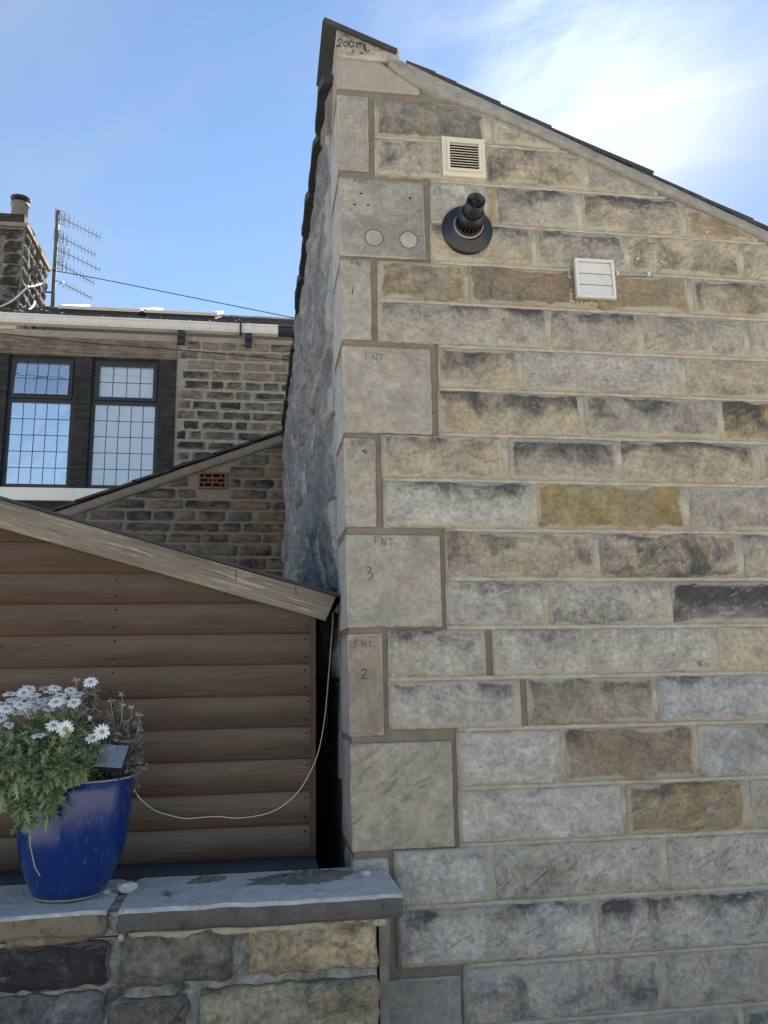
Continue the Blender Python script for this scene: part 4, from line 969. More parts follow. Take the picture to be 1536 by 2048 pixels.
lin_z0, lin_z1 = wz1+0.005, P(150, 676, YF).z
jr = P(349, 850, YF).x
z = wz0-0.45; i = 0
while z < gz-0.03:
    hgt = 0.146; x = hx0 + rng.uniform(0, .3)
    while x < hx1-2.2:
        L = rng.choice((rng.uniform(0.19, 0.30), rng.uniform(0.30, 0.48))); xa, xb = x, x+L-0.045; ok = True
        zt = min(z+hgt-rng.uniform(0.036, 0.05), gz-0.01)
        lim = jr+0.04 if z < lin_z1+0.02 else -99
        if xb > wx0-0.30 and xa < lim:
            if xb < lim+0.08 and xa > wx0-0.35: ok = False
            elif xa < wx0-0.4: xb = wx0-0.31
            else: xa = max(xa, lim)
        if z < wz0-0.02 and xa < lim and ok: pass
        if ok and xb-xa > 0.07 and zt-z > 0.03:
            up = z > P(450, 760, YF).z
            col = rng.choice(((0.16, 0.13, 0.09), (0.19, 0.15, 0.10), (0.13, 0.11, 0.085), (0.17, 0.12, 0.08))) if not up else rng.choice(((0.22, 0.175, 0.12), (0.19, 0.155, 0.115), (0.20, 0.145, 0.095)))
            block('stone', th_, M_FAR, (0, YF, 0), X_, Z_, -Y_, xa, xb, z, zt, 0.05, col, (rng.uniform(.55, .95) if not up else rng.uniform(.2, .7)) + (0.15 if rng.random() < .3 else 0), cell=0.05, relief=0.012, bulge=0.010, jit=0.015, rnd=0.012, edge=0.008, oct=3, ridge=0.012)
        x += L
    z += hgt; i += 1
def fb(name, a_, c_, m, parent=th_): b = MB(); b.box(a_, c_); return b.build(name, m, parent)
fb('lintel', (wx0-0.34, YF-0.012, lin_z0), (jr+0.0, YF+0.2, lin_z1), M_LINTEL)
mx0, mx1 = P(145, 850, YF).x, P(178, 850, YF).x
fb('jamb', (wx1, YF-0.008, wz0-0.02), (jr, YF+0.2, lin_z0-0.002), M_BLKST); fb('jamb', (wx0-0.3, YF-0.008, wz0-0.02), (wx0, YF+0.2, lin_z0-0.002), M_BLKST)
fb('mullion', (mx0, YF-0.006, wz0-0.012), (mx1, YF+0.2, lin_z0-0.002), M_BLKST)
fb('sill', (wx0-0.3, YF-0.07, wz0-0.19), (jr+0.02, YF+0.2, wz0-0.022), M_SILL)
fb('sill_foot', (wx0-0.3, YF-0.03, wz0-0.38), (jr, YF+0.02, wz0-0.20), M_BLKST)
CUR = curtain()
def window(xa, xb, label, tilted, glass):
    wn = MB(); y0 = YF+0.06; f_ = 0.055; zt_ = wz1-0.012; zb_ = wz0; tr_ = zb_+(zt_-zb_)*0.665
    ring_box(wn, xa, xb, zb_, zt_, f_, y0, y0+0.07); wn.box((xa+f_, y0-0.006, tr_-0.035), (xb-f_, y0+0.07, tr_+0.03))
    o = wn.build('window', M_FRAME, th_); o['label'] = label
    cas = MB(); ring_box(cas, xa+f_-0.012, xb-f_+0.012, tr_+0.022, zt_-f_+0.012, 0.048, y0-0.035, y0+0.02); c2 = cas.build('casement', M_FRAME, o)
    lead = MB()
    def light(x0, x1, z0, z1, nx, nz, tilt):
        H_ = z1-z0
        yo = lambda z: y0-0.012 - (tilt*(z1-z) if tilt else 0) + (0.028 if not tilt else 0)
        for i in range(nx):
            for j in range(nz):
                xl, xr, zl, zr = x0+(x1-x0)*i/nx, x0+(x1-x0)*(i+1)/nx, z0+H_*j/nz, z0+H_*(j+1)/nz
                t1_, t2_ = rng.gauss(0, 0.0012), rng.gauss(0, 0.0012)
                pb_ = MB(); q = [(xl, yo(zl)-t1_, zl), (xr, yo(zl)+t1_, zl), (xr, yo(zr)+t2_, zr), (xl, yo(zr)-t2_, zr)]
                pb_.add(q + [(a, b_+0.004, c_) for a, b_, c_ in q], [(0, 1, 2, 3), (7, 6, 5, 4), (0, 4, 5, 1), (1, 5, 6, 2), (2, 6, 7, 3), (3, 7, 4, 0)]); pb_.build('pane', glass, o)
        for i in range(1, nx): xx = x0+(x1-x0)*i/nx; lead.tube([(xx+rng.uniform(-.004, .004), yo(z0)-0.003, z0), (xx+rng.uniform(-.004, .004), yo((z0+z1)/2)-0.003, (z0+z1)/2), (xx+rng.uniform(-.004, .004), yo(z1)-0.003, z1)], 0.0052, 5)
        for j in range(1, nz): zz = z0+H_*j/nz; lead.tube([(x0, yo(zz)-0.003, zz), (x1, yo(zz)-0.003, zz)], 0.0052, 5)
    light(xa+f_-0.002, xb-f_+0.002, zb_+f_-0.002, tr_-0.033, 5, 5, 0)
    light(xa+f_+0.034, xb-f_-0.034, tr_+0.068, zt_-f_-0.034, 4 if not tilted else 5, 2, tilted)
    lead.build('leading', M_LEAD, o)
    if glass is M_GLASSL:
        cb = MB(); n = 60; vs = []
        for i in range(n+1):
            x = xa+0.02+(xb-xa-0.04)*i/n
            for z in (zb_+0.02, zt_-0.05): vs.append((x, y0+0.14+0.018*math.sin(i*1.15)+0.01*math.sin(i*.37), z))
        cb.add(vs, [(2*i, 2*i+2, 2*i+3, 2*i+1) for i in range(n)]); cb.build('curtain', CUR, o, True)
window(wx0, mx0, 'window with its top light ajar reflecting deep blue sky', 0.12, M_GLASS)
window(mx1, wx1, 'window with a pale net curtain behind the leaded glass', 0.0, M_GLASSL)
# gutter on its fascia, brackets
gx1 = P(556, 665, YF-0.1).x
def gutter(xa, xb, m, name='gutter'):
    b = MB(); prof = [(-0.02, 0.135), (-0.02, 0.115), (-0.135, 0.115), (-0.150, 0.105), (-0.150, 0.088), (-0.138, 0.082), (-0.138, 0.03), (-0.115, 0.0), (-0.03, -0.006), (-0.02, 0.0)]
    b.add([(x, YF+y, gz+0.035+z*1.12) for x in (xa, xb) for y, z in prof], [(i, i+10, (i+1) % 10+10, (i+1) % 10) for i in range(10)] + [tuple(range(9, -1, -1)), tuple(range(10, 20))]); return b.build(name, m, th_)
gutter(hx0, P(480, 665, YF-0.1).x, M_GUTTER); gutter(P(482, 665, YF-0.1).x, gx1, M_GUTTER); gutter(gx1, hx1-1.5, M_BLACKPL, 'gutter_end')
b = MB(); q = P(481, 665, YF-0.15); b.box((q.x-0.012, YF-0.158, gz+0.02), (q.x+0.012, YF-0.02, gz+0.17)); b.build('gutter_union', M_BLACKPL, th_)
for px_ in (362, 497, -150):
    q = P(px_, 690, YF-0.05); b = MB(); b.box((q.x-0.045, YF-0.075, gz-0.145), (q.x+0.045, YF-0.0, gz-0.06)); b.box((q.x-0.045, YF-0.11, gz-0.06), (q.x+0.045, YF, gz+0.035)); b.box((q.x-0.05, YF-0.085, gz-0.075), (q.x+0.05, YF, gz-0.06)); b.build('gutter_bracket', M_BLACKPL, th_)
# roof: courses of slates seen at a shallow angle
YR = YF+3.6
r0 = Vector((0, YF-0.10, gz+0.17)); rr = P(330, 629, YR); r1 = Vector((0, YR, rr.z))
b = MB(); sl_ = (r1-r0)
nrow = 12
for i in range(nrow):
    a_ = r0+sl_*(i/nrow); c_ = r0+sl_*((i+1)/nrow+0.02); x = hx0
    while x < hx1:
        L = rng.uniform(0.28, 0.5); up_ = rng.uniform(0.012, 0.03)
        b.add([(x, a_.y, a_.z+up_-0.02), (x+L-0.008, a_.y, a_.z+up_-0.02), (x+L-0.008, a_.y, a_.z+up_+0.004), (x, a_.y, a_.z+up_+0.004), (x, c_.y, c_.z), (x+L-0.008, c_.y, c_.z)], [(0, 1, 2, 3), (3, 2, 5, 4), (0, 3, 4), (1, 5, 2)]); x += L
M_ROOF = plain('lichened_roof_slate', (0.05, 0.05, 0.052), 0.85, 0.3, 0.5, 14, 0.01, 0.55, (0.16, 0.145, 0.12))
tag(b.build('roof_slates', M_ROOF, th_), None, None, None, 'stuff')
b = MB(); b.add([(hx0, r0.y, r0.z-0.03), (hx1, r0.y, r0.z-0.03), (hx1, YR, r1.z-0.02), (hx0, YR, r1.z-0.02), (hx1, YR+3.4, r0.z-0.03), (hx0, YR+3.4, r0.z-0.03)], [(0, 1, 2, 3), (3, 2, 4, 5)]); b.build('roof', M_ROOF, th_)
x = hx0
while x < hx1:
    L = rng.uniform(0.4, 0.5); b = MB(); b.prism([(-0.13, -0.05), (-0.02, 0.045), (0.02, 0.045), (0.13, -0.05)], 0, L-0.01)
    mesh('ridge_stone', [(x+v_.y, YR+v_.x, r1.z+v_.z+rng.uniform(-.004, .004)) for v_ in b.v], b.f, M_ROOF, th_); x += L
# two rooflights standing proud of the slates
def rooflight(pxa, pxb, py):
    fa = 0.30; fb_ = 0.80; pl_ = r0+sl_*fa; pu_ = r0+sl_*fb_
    xa, xb = P(pxa, py, pl_.y).x, P(pxb, py, pl_.y).x
    d_ = sl_.normalized(); n_ = Vector((0, -d_.z, d_.y)); o = None
    M_WR = M_GUTTER
    b = MB(); cx = 0.5*(xa+xb); c0 = (pl_+pu_)/2 + n_*0.05; hl = (pu_-pl_)/2
    b.obox(Vector((cx, c0.y, c0.z)), X_*((xb-xa)/2-0.03), hl, n_*0.045); o = b.build('rooflight', M_FRAME, th_)
    for sgn in (-1, 1):
        b = MB(); b.obox(Vector((cx+sgn*((xb-xa)/2-0.02), c0.y, c0.z))+n_*0.055, X_*0.03, hl*1.01, n_*0.022); b.build('side_flashing', M_WR, o)
    b = MB(); e_ = pl_+n_*0.095; b.obox(Vector((cx, e_.y, e_.z)), X_*((xb-xa)/2), d_*0.05, n_*0.022); b.build('sash_bar', M_WR, o)
rooflight(118, 281, 632); rooflight(288, 434, 637)
# chimney stack on the ridge
YK, YK2 = YF+2.5, YF+4.0
kx1 = P(43, 540, YK).x; kx0 = P(-62, 540, YK).x; ktp = P(45, 456, YK).z; kbt = P(45, 612, YK).z-0.35
b = MB(); b.box((kx0+0.02, YK+0.02, kbt), (kx1-0.02, YK2, ktp)); ch = b.build('chimney', M_GREY, th_); ch['label'] = 'stone chimney stack with a metal cowl'
z = kbt
while z < ktp-0.05:
    h_ = min(rng.uniform(0.19, 0.24), ktp-z); x = kx0; first = True
    while x < kx1-0.02:
        L = min(rng.uniform(0.3, 0.55), kx1-x)
        if kx1-(x+L) < 0.12: L = kx1-x
        blk = 0.95 if x+L > kx1-0.03 else 0.4
        block('stone', ch, M_FAR, (0, YK, 0), X_, Z_, -Y_, x, x+L-0.015, z, z+h_-0.015, 0.05, (0.15, 0.125, 0.095), blk, cell=0.08, relief=0.012, bulge=0.012, jit=0.01, rnd=0.012, edge=0.008, oct=3); x += L
    y = YK
    while y < YK2-0.05:
        L = min(rng.uniform(0.3, 0.5), YK2-y); block('stone', ch, M_FAR, (kx1-0.005, 0, 0), Y_, Z_, X_, y+0.012, y+L, z, z+h_-0.015, 0.05, (0.12, 0.11, 0.10), .75, cell=0.07, relief=0.03, bulge=0.035, jit=0.012, rnd=0.012, edge=0.012, oct=4); y += L
    z += h_
b = MB(); b.box((kx0-0.06, YK-0.06, ktp), (kx1+0.06, YK2+0.06, ktp+0.07)); b.build('cap', M_GREYD, ch)
b = MB(); b.box((kx0+0.0, YK+0.02, ktp+0.07), (kx1-0.02, YK2-0.02, ktp+0.27)); b.build('cap_course', M_BLKST, ch)
kp = P(38, 440, YK+0.7); kpx = kp.x; kr_ = 0.5*(P(57, 440, YK+.7).x-P(22, 440, YK+.7).x); kz1 = P(38, 412, YK+.7).z; kz0 = ktp+0.2
b = MB(); b.lathe([(kr_*.98, 0), (kr_*.94, kz1-kz0), (kr_*1.08, kz1-kz0+0.004), (kr_*1.08, kz1-kz0+0.03), (kr_*.8, kz1-kz0+.032)], (kpx, YK+.7, kz0), Z_, 20); pot_ = b.build('chimney_pot', M_COWL, ch, True)
b = MB(); zt_ = P(38, 398, YK+.7).z
b.lathe([(kr_*.3, zt_-0.07-kz1), (kr_*1.12, zt_-.03-kz1), (kr_*1.15, zt_-kz1), (0.0, zt_+.05-kz1)], (kpx, YK+.7, kz1), Z_, 20)
for k in range(4):
    a = k*math.pi/2+.4; b.tube([(kpx+kr_*.9*math.cos(a), YK+.7+kr_*.9*math.sin(a), kz1), (kpx+kr_*.9*math.cos(a), YK+.7+kr_*.9*math.sin(a), zt_-0.02)], 0.012, 5)
b.build('cowl', M_FRAME, ch)

# ------------------------------------------------------------------ aerials on their mast
YA = YK2-0.35
AL = lambda px, py: P(px, py, YA)
mast0, mast1 = AL(105, 614), AL(116, 422)
aer = thing('tv_aerial', 'old leaning mast beside the chimney carrying five television aerials', 'aerial', mast0)
b = MB(); b.tube([mast0, AL(107, 575), AL(110, 520), AL(113, 470), mast1], 0.034, 8); b.build('mast', M_RUST, aer, True)
b = MB(); b.tube([AL(108, 585), AL(90, 584)], 0.016, 6); b.build('bracket', M_FRAME, aer)
for (ax_, ay_), (bx_, by_), nd, tall in (((116, 432), (200, 475), 9, 13), ((114, 470), (190, 510), 9, 11), ((115, 498), (200, 540), 8, 11), ((113, 524), (187, 566), 9, 11), ((113, 561), (183, 596), 8, 8)):
    p0, p1 = AL(ax_, ay_), AL(bx_, by_); d_ = p1-p0
    b = MB(); b.tube([p0-d_*0.02, p1], 0.010, 5); bm_ = b.build('boom', M_AERIAL, aer)
    b = MB()
    for k in range(nd):
        f_ = 0.28+0.72*k/(nd-1); c_ = p0+d_*f_; hgt = tall/FPX*YA*(1.25-0.35*f_)*0.85; sd_ = Vector((0.01, 0.0, 1)).normalized()
        b.tube([c_-sd_*hgt, c_+sd_*hgt], 0.0045, 4)
    b.build('director', M_AERIAL, bm_)
    if tall > 8:
        b = MB()
        for f_, w_ in ((0.04, .055), (0.17, .035)):
            c_ = p0+d_*f_; hgt = (tall+2)/FPX*YA; dx = Vector((w_, 0.10, 0.03))
            for s1 in (-1, 0, 1): b.tube([c_+dx*s1-Z_*hgt, c_+dx*s1+Z_*hgt], 0.006, 4)
            for s2 in (-1, -.33, .33, 1): b.tube([c_-dx+Z_*hgt*s2, c_+dx+Z_*hgt*s2], 0.006, 4)
        b.build('reflector', M_AERIAL, bm_)
    else:
        b = MB(); c_ = p0+d_*0.16; b.tube([c_-Z_*.07, c_+Vector((.05, 0, -.05)), c_+Z_*.05, c_+Vector((-.05, 0, -.04))], 0.01, 5); b.build('dipole', M_AERIAL, bm_)

def wire(name, pts, r_, m, label, cat='cable', group=None):
    b = MB(); n = 14; q = [Vector(p) for p in pts]; out = []
    for k in range(len(q)-1):
        p0, p1, p2, p3 = q[max(k-1, 0)], q[k], q[k+1], q[min(k+2, len(q)-1)]
        for i in range(n):
            t_ = i/n; out.append(0.5*((2*p1)+(p2-p0)*t_+(2*p0-5*p1+4*p2-p3)*t_**2+(3*p1-p0-3*p2+p3)*t_**3))
    out.append(q[-1]); b.tube(out, r_, 6); o = b.build(name, m, None, True); return tag(o, label, cat, group)
wire('overhead_wire', [P(60, 533, YA), P(190, 556, YA-.4), P(400, 598, YA-1.2), P(620, 642, YA-2)], 0.008, M_WIRE, 'thin overhead wire crossing the sky from the chimney')
wire('overhead_wire', [P(-60, 660, YF-.5), P(180, 686, YF-.5), P(360, 700, YF-.5), P(600, 722, YF-.5)], 0.007, M_WIRE, 'thin dark wire passing in front of the far lintel')
wire('white_cable', [P(-10, 618, YK-.3), P(25, 601, YK-.1), P(55, 574, YK-.02), P(56, 574, YK+.2), P(68, 572, YK+.5), P(86, 566, YK+.9)], 0.017, M_CORD, 'white cable looped across the side of the chimney')
wire('white_cable', [P(12, 632, YK-1.2), P(35, 626, YK-1.0), P(52, 623, YK-.8), P(66, 612, YK-.3), P(69, 603, YK-.06)], 0.018, M_CORD, 'white cable lying on the slates below the chimney')

# ------------------------------------------------------------------ blue pot
YP = 3.175
pz = lambda py: P(150, py, YP).z
pc0 = PZ(138, 1781, CZT); pcx = P(138, 1780, YP).x
zrim = P(155, 1557, YP).z; zbase = CZT+0.004; Hh = zrim-zbase
sc = (P(268, 1550, YP).x - P(42, 1550, YP).x)/2.0
pot = thing('flower_pot', 'tall glazed cobalt blue flower pot standing on the coping', 'pot', (pcx+0.02, YP, zbase))
prof = [(0.0, 0.0), (0.52, 0.0), (0.585, 0.010), (0.635, 0.04), (0.74, 0.15), (0.855, 0.285), (0.935, 0.45), (0.975, 0.62), (0.992, 0.80), (0.998, 0.92), (0.998, 1.0)]
cx_ = lambda h: P(138, 1780, YP).x + (P(156, 1557, YP).x - P(138, 1780, YP).x)*h
vs, fs = [], []; S_ = 64
full = prof + [(0.965, 1.012), (0.93, 1.0), (0.90, 0.86)]
for r_, h in full:
    for k in range(S_):
        a = 2*math.pi*k/S_; vs.append((cx_(h)+sc*r_*math.cos(a), YP+sc*0.97*r_*math.sin(a)*1.0, zbase+h*Hh))
fs = [(i*S_+k, i*S_+(k+1) % S_, (i+1)*S_+(k+1) % S_, (i+1)*S_+k) for i in range(len(full)-1) for k in range(S_)]
mesh('pot_body', vs, fs, M_POT, pot, True)
b = MB(); vs = [(cx_(1)+sc*0.978*math.cos(2*math.pi*k/48), YP+sc*0.95*math.sin(2*math.pi*k/48), zbase+Hh*1.010) for k in range(49)]; b.tube(vs, 0.0042, 6, False); b.build('rim', M_POTRIM, pot, True)
b = MB(); vs = [(cx_(0.02)+sc*0.585*math.cos(2*math.pi*k/48), YP+sc*0.57*math.sin(2*math.pi*k/48), zbase+0.006) for k in range(49)]; b.tube(vs, 0.005, 6, False); b.build('foot_ring', M_POTRIM, pot, True)
b = MB(); b.lathe([(sc*0.91, 0), (sc*.6, 0.012), (0, 0.02)], (cx_(.9), YP, zbase+Hh*0.90), Z_, 30); b.build('compost', M_SOIL, pot, True)

# ------------------------------------------------------------------ daisies
soil_z = zbase+Hh*0.91
def leaf(b, p, d, up, L, wd):
    """lobed daisy leaf: midrib with paired pointed lobes"""
    d = d.normalized(); s_ = d.cross(up)
    if s_.length < 1e-3: s_ = d.cross(Vector((1, 0, 0)))
    s_.normalize(); n_ = s_.cross(d)
    mid = [p + d*L*t_ - n_*L*0.30*t_*t_*(0.4+up.z*0.4) for t_ in (0, .3, .55, .8, 1.0)]
    hw = (0.05, 0.12, 0.16, 0.13, 0.02); vs = []; fs = []
    for q, h in zip(mid, hw): vs += [q-s_*h*wd, q+s_*h*wd]
    fs += [(2*i, 2*i+1, 2*i+3, 2*i+2) for i in range(4)]
    for i, (t_, lw) in enumerate(((.38, .42), (.62, .50), (.84, .36))):
        j = 1+i; base = mid[j]
        for sg in (-1, 1):
            k = len(vs); a_ = base-d*L*0.06+s_*sg*hw[j]*wd*.9; c_ = base+d*L*0.09+s_*sg*hw[j]*wd*.9; tip = base+d*L*0.16+s_*sg*lw*wd+n_*L*0.05
            vs += [a_, c_, tip]; fs.append((k, k+1, k+2) if sg > 0 else (k, k+2, k+1))
    b.add(vs, fs)
frng = random.Random(5)
daisy = thing('daisy_plant', 'white flowering marguerite daisy spilling over the blue pot', 'plant', (cx_(.9), YP, soil_z))
LF, ST = MB(), MB()
def rv(a=1.0): return Vector((frng.gauss(0, a), frng.gauss(0, a), frng.gauss(0, a)))
def stem(p0, p1, bulge_, leaves, L0, r_=0.0022, tipbare=0.15, leafscale=1.0, LFb=None, STb=None):
    LFb = LFb or LF; STb = STb or ST
    c_ = (p0+p1)/2 + bulge_; pts = []
    for i in range(9):
        t_ = i/8; pts.append(p0*(1-t_)**2 + c_*2*t_*(1-t_) + p1*t_*t_)
    STb.tube(pts, [r_*(1.2-.6*i/8) for i in range(9)], 4)
    for k in range(leaves):
        t_ = (0.12+(1-tipbare-0.12)*frng.random()**0.8); i = min(7, int(t_*8)); q = pts[i].lerp(pts[i+1], t_*8-i); tg = (pts[i+1]-pts[i]).normalized()
        o = rv(); o = (o - tg*o.dot(tg)).normalized(); d_ = (tg*frng.uniform(.2, .9)+o+Vector((0, -0.15, -0.1)))
        leaf(LFb, q, d_, Vector((0, -0.3, 1))+rv(.35), L0*frng.uniform(.6, 1.25)*leafscale, L0*frng.uniform(.5, .8)*leafscale)
fl = [(48, 1386, .8), (26, 1400, .75), (88, 1375, .7), (101, 1384, .8), (141, 1381, .6), (154, 1389, .85), (112, 1404, .95), (66, 1400, .8), (78, 1411, .85), (51, 1413, .85), (50, 1421, .95), (79, 1423, 1.0), (148, 1405, .7),
      (170, 1419, .85), (107, 1451, .9), (131, 1458, 1.0), (78, 1471, .9), (186, 1476, 1.0), (204, 1464, .95), (181, 1364, .75), (5, 1409, .6), (18, 1450, .7), (1, 1436, .8), (30, 1425, .7), (68, 1390, .7), (38, 1398, .75), (58, 1378, .7), (95, 1395, .8), (120, 1392, .75), (84, 1402, .8), (12, 1418, .7), (40, 1410, .8), (64, 1432, .85), (98, 1418, .8), (128, 1412, .75), (20, 1388, .65), (110, 1376, .65)]
facing = {15: 0.92, 18: 0.80, 14: .42, 17: .40, 16: .22}
for i, (px_, py_, sz_) in enumerate(fl):
    y = YP + frng.uniform(-.16, .16) if i not in facing else YP-.20; y = YP-.06 if i == 19 else y
    c_ = P(px_, py_, y); base = Vector((cx_(.9)+frng.uniform(-.16, .08), YP+frng.uniform(-.12, .06), soil_z))
    vw = (Vector((0, 0, CZ))-c_).normalized(); f_ = facing.get(i, frng.uniform(.26, .46)); nrm = (Vector((frng.uniform(-.2, .15), 0, 1)).normalized()*(1-f_)+vw*f_ + rv(.06)).normalized()
    stem(base, c_-nrm*0.006, Vector((0, -.03, .05)), 14, 0.047, tipbare=0.30)
    if i in (21, 22) and False: continue
    R_ = 0.0262*(0.85+.25*sz_); a1 = nrm.orthogonal().normalized(); a2 = nrm.cross(a1); npet = frng.choice((13, 14, 15, 16)); pb_ = MB(); dead = i in (2, 21, 23)
    for k in range(npet):
        a = 2*math.pi*(k+frng.uniform(-.18, .18))/npet; rd = a1*math.cos(a)+a2*math.sin(a); tg = a2*math.cos(a)-a1*math.sin(a); R2 = R_*frng.uniform(.88, 1.06)*(0.75 if dead else 1); dr = frng.uniform(-.05, .10)*R_*(3 if dead else 1)
        w_ = R_*0.155
        q0, q1, q2 = c_+rd*R_*.22, c_+rd*R2*.62+nrm*R_*.07, c_+rd*R2*.97-nrm*dr
        pb_.add([q0-tg*w_*.55, q0+tg*w_*.55, q1+tg*w_*1.05, q2+tg*w_*.6, c_+rd*R2*1.03-nrm*dr*1.1, q2-tg*w_*.6, q1-tg*w_*1.05], [(0, 1, 2, 6), (6, 2, 3, 5), (5, 3, 4)])
    fo = pb_.build('flower', M_DEADF if i == 2 else M_PETAL, daisy)
    db = MB(); db.lathe([(R_*.30, 0.0), (R_*.29, R_*.07), (R_*.18, R_*.14), (0, R_*.16)], c_-nrm*0.0005, nrm, 12); db.build('flower_centre', M_DISC, fo, True)
# buds
for px_, py_ in ((180, 1435), (130, 1402), (172, 1530), (53, 1549), (90, 1558)):
    c_ = P(px_, py_, YP-.17); db = MB(); db.lathe([(0.002, -0.012), (0.0065, -.004), (0.0068, 0.002), (0.003, .007), (0, .008)], c_, Vector((0, -.3, 1)), 9); db.build('bud', M_DEADF, daisy, True)
    stem(Vector((cx_(.9)-.05, YP-.05, soil_z)), c_, Vector((0, -.05, .04)), 8, .04)
# upright leafy stems
for k in range(120):
    px_ = frng.uniform(-45, 188); py_ = 1448+frng.random()**1.0*85 + max(0, (px_-120))*0.15
    c_ = P(px_, py_, YP+frng.uniform(-.25, .12)); base = Vector((cx_(.9)+frng.uniform(-.2, .06), YP+frng.uniform(-.14, .1), soil_z)); stem(base, c_, Vector((0, -.05, .06)), 26, .046, leafscale=frng.uniform(.8, 1.15))
# stems hanging over the front and left of the rim
for k in range(75):
    u_ = frng.random(); px_ = -30+205*u_; lowlim = 1600+75*math.exp(-((px_-62)/48.0)**2) - max(0, px_-95)*0.75; py_ = frng.uniform(1525, max(1535, lowlim))
    c_ = P(px_, py_, YP-.245+frng.uniform(-.05, .02)); base = Vector((cx_(.95)+frng.uniform(-.2, .04), YP-frng.uniform(.05, .18), soil_z))
    stem(base, c_, Vector((0, -.06, .10)), 24, .052, tipbare=0.0, leafscale=frng.uniform(.85, 1.2))
b = MB(); b.tube([P(58, 1645, YP-.235), P(60, 1690, YP-.225), P(70, 1735, YP-.19), P(80, 1752, YP-.175)], 0.0016, 5); b.build('dry_root', M_DEADF, daisy)
LF.build('foliage', M_LEAF, daisy)['kind'] = 'stuff'
ST.build('stems', M_STEM, daisy)['kind'] = 'stuff'

dry = thing('dried_plant', 'dead grey brown curled plant behind the solar panel', 'plant', (cx_(.9)+.12, YP, soil_z))
DL, DS = MB(), MB()
def dleaf(b, p, d, L):
    d = d.normalized(); s_ = d.orthogonal().normalized(); s_ = Matrix.Rotation(frng.uniform(0, 6.28), 3, d) @ s_; n_ = s_.cross(d); vs = []
    for t_ in (0, .35, .7, 1): w_ = (.10, .22, .2, .03)[int(t_*3+.01)] if False else {0: .08, .35: .22, .7: .18, 1: .03}[t_]; q = p+d*L*t_+n_*L*.7*t_*t_; vs += [q-s_*L*w_+n_*L*w_*.5, q+s_*L*w_+n_*L*w_*.5]
    b.add(vs, [(2*i, 2*i+1, 2*i+3, 2*i+2) for i in range(3)])
for k in range(150):
    if k < 110:
        th = frng.uniform(0, 6.28); r_ = math.sqrt(frng.random()); px_, py_ = 240+50*r_*math.cos(th), 1478+62*r_*math.sin(th)
        if px_ > 250 and k % 3 == 0: py_ = frng.uniform(1500, 1545); px_ = frng.uniform(262, 292)
    else: px_, py_ = frng.uniform(125, 195), frng.uniform(1385, 1470)
    c_ = P(px_, py_, YP+frng.uniform(0.0, .16)); base = Vector((cx_(.9)+frng.uniform(.02, .17), YP+frng.uniform(-.02, .14), soil_z))
    pts = []
    for i in range(7): t_ = i/6; pts.append(base.lerp(c_, t_)+Vector((.02*math.sin(t_*3), 0, .03*math.sin(t_*3.1)))+rv(.002))
    DS.tube(pts, 0.0013, 4)
    for j in range(15): t_ = frng.uniform(.35, 1); dleaf(DL, base.lerp(c_, t_)+Vector((.02*math.sin(t_*3), 0, .03*math.sin(t_*3.1)))+rv(.005), rv()+Vector((0, -.3, -.2)), frng.uniform(.012, .026))
for k in range(26):
    c_ = P(frng.uniform(170, 190), frng.uniform(1372, 1440), YP+.05); 
    for j in range(6): dleaf(DL, c_+rv(.008), rv(), .02)
for k in range(14): dleaf(DL, P(frng.uniform(270, 282), frng.uniform(1550, 1580), YP+.10), rv()+Vector((0, 0, -.6)), .022)
DL.build('foliage', M_DRY, dry)['kind'] = 'stuff'; DS.build('stems', M_DRY, dry)['kind'] = 'stuff'
for px_, py_ in ((222, 1403), (244, 1391), (243, 1412), (262, 1418), (278, 1431), (152, 1362)):
    c_ = P(px_, py_, YP+.08); db = MB()
    for k in range(9): dleaf(db, c_, Vector((math.cos(k*.7), math.sin(k*.7), .5)), .015)
    db.tube([c_, c_+Vector((.004, 0, -.03)), P(px_*.6+95 if px_ > 200 else 160, 1450, YP+.08)], 0.0013, 4); db.build('dead_flower', M_DEADF, dry)

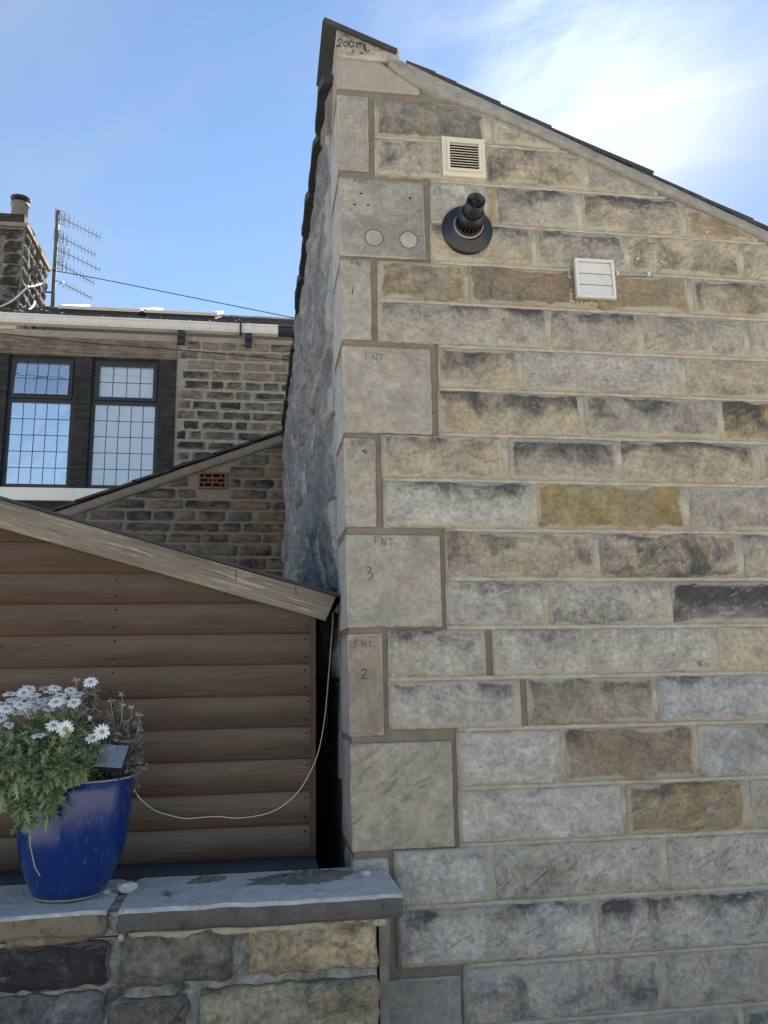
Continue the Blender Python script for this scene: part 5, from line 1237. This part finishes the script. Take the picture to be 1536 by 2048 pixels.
# ------------------------------------------------------------------ little solar panel on a stake and its cord
pc = [P(193, 1487, YP-.02), P(252, 1490, YP-.02), P(255, 1538, YP-.14), P(195, 1534, YP-.14)]
ctr = sum(pc, Vector())/4; ux = ((pc[1]+pc[2])-(pc[0]+pc[3])).normalized(); vx = ((pc[0]+pc[1])-(pc[3]+pc[2])); vx = (vx-ux*vx.dot(ux)).normalized(); nx_ = ux.cross(vx)
hw_, hh_ = (pc[1]-pc[0]).length/2, (pc[0]-pc[3]).length/2
sp = thing('solar_light_charger', 'small dusty square solar panel on a stake in the blue pot', 'solar charger', ctr)
b = MB(); b.obox(ctr-nx_*0.008, ux*hw_, vx*hh_, nx_*0.007); b.build('casing', M_BLACKPL, sp)
b = MB(); b.obox(ctr-nx_*0.0005, ux*(hw_-.006), vx*(hh_-.006), nx_*0.0015); b.build('cell', M_PANEL, sp)
b = MB(); b.obox(ctr+nx_*0.0012, ux*0.0006, vx*(hh_-.014), nx_*0.0006); b.build('busbar', M_WHITEPL, sp)
b = MB(); b.tube([ctr-nx_*.012, Vector((ctr.x, ctr.y+.03, soil_z-.03))], 0.007, 8); b.build('stake', M_BLACKPL, sp)
b = MB(); vs = []
for k in range(13):
    f_ = -1+2*k/12*0.92; q = ctr+ux*(hw_-.004)*f_-vx*(hh_-.0045)+nx_*.0012; vs += [q, q+vx*(0.006+.004*abs(mn.noise(Vector((k, 1, 1)))))*(1-k/15)]
b.add(vs, [(2*k, 2*k+2, 2*k+3, 2*k+1) for k in range(12)]); b.build('dust_line', M_CREAM, sp)
cpts = [(268, 1580, 3.0), (281, 1598, 3.12), (310, 1621, 3.45), (345, 1632, 3.55), (375, 1637, 3.572), (430, 1633, 3.573), (480, 1636, 3.573), (540, 1625, 3.573), (580, 1600, 3.573), (606, 1570, 3.572), (628, 1528, 3.57), (640, 1490, 3.60), (650, 1430, 3.63), (657, 1350, 3.66), (664, 1262, 3.68), (666, 1225, 3.68)]
wire('white_cable', [P(*q) for q in cpts], 0.0021, M_CORD, 'thin white cord drooping from the blue pot across the shed boards')
lead_ = thing('cord_connector', 'dark lead and plug joining the solar panel to the white cord', 'cable', P(262, 1575, 2.99))
b = MB(); b.tube([P(228, 1545, 3.0), P(238, 1558, 2.985), P(252, 1574, 2.985)], 0.0018, 5); b.build('lead', M_WIRE, lead_)
b = MB(); b.tube([P(252, 1573, 2.985), P(256, 1577, 2.985), P(268, 1586, 3.0), P(272, 1589, 3.01)], [0.003, 0.0055, 0.0055, 0.003], 8); b.build('plug', M_FRAME, lead_)
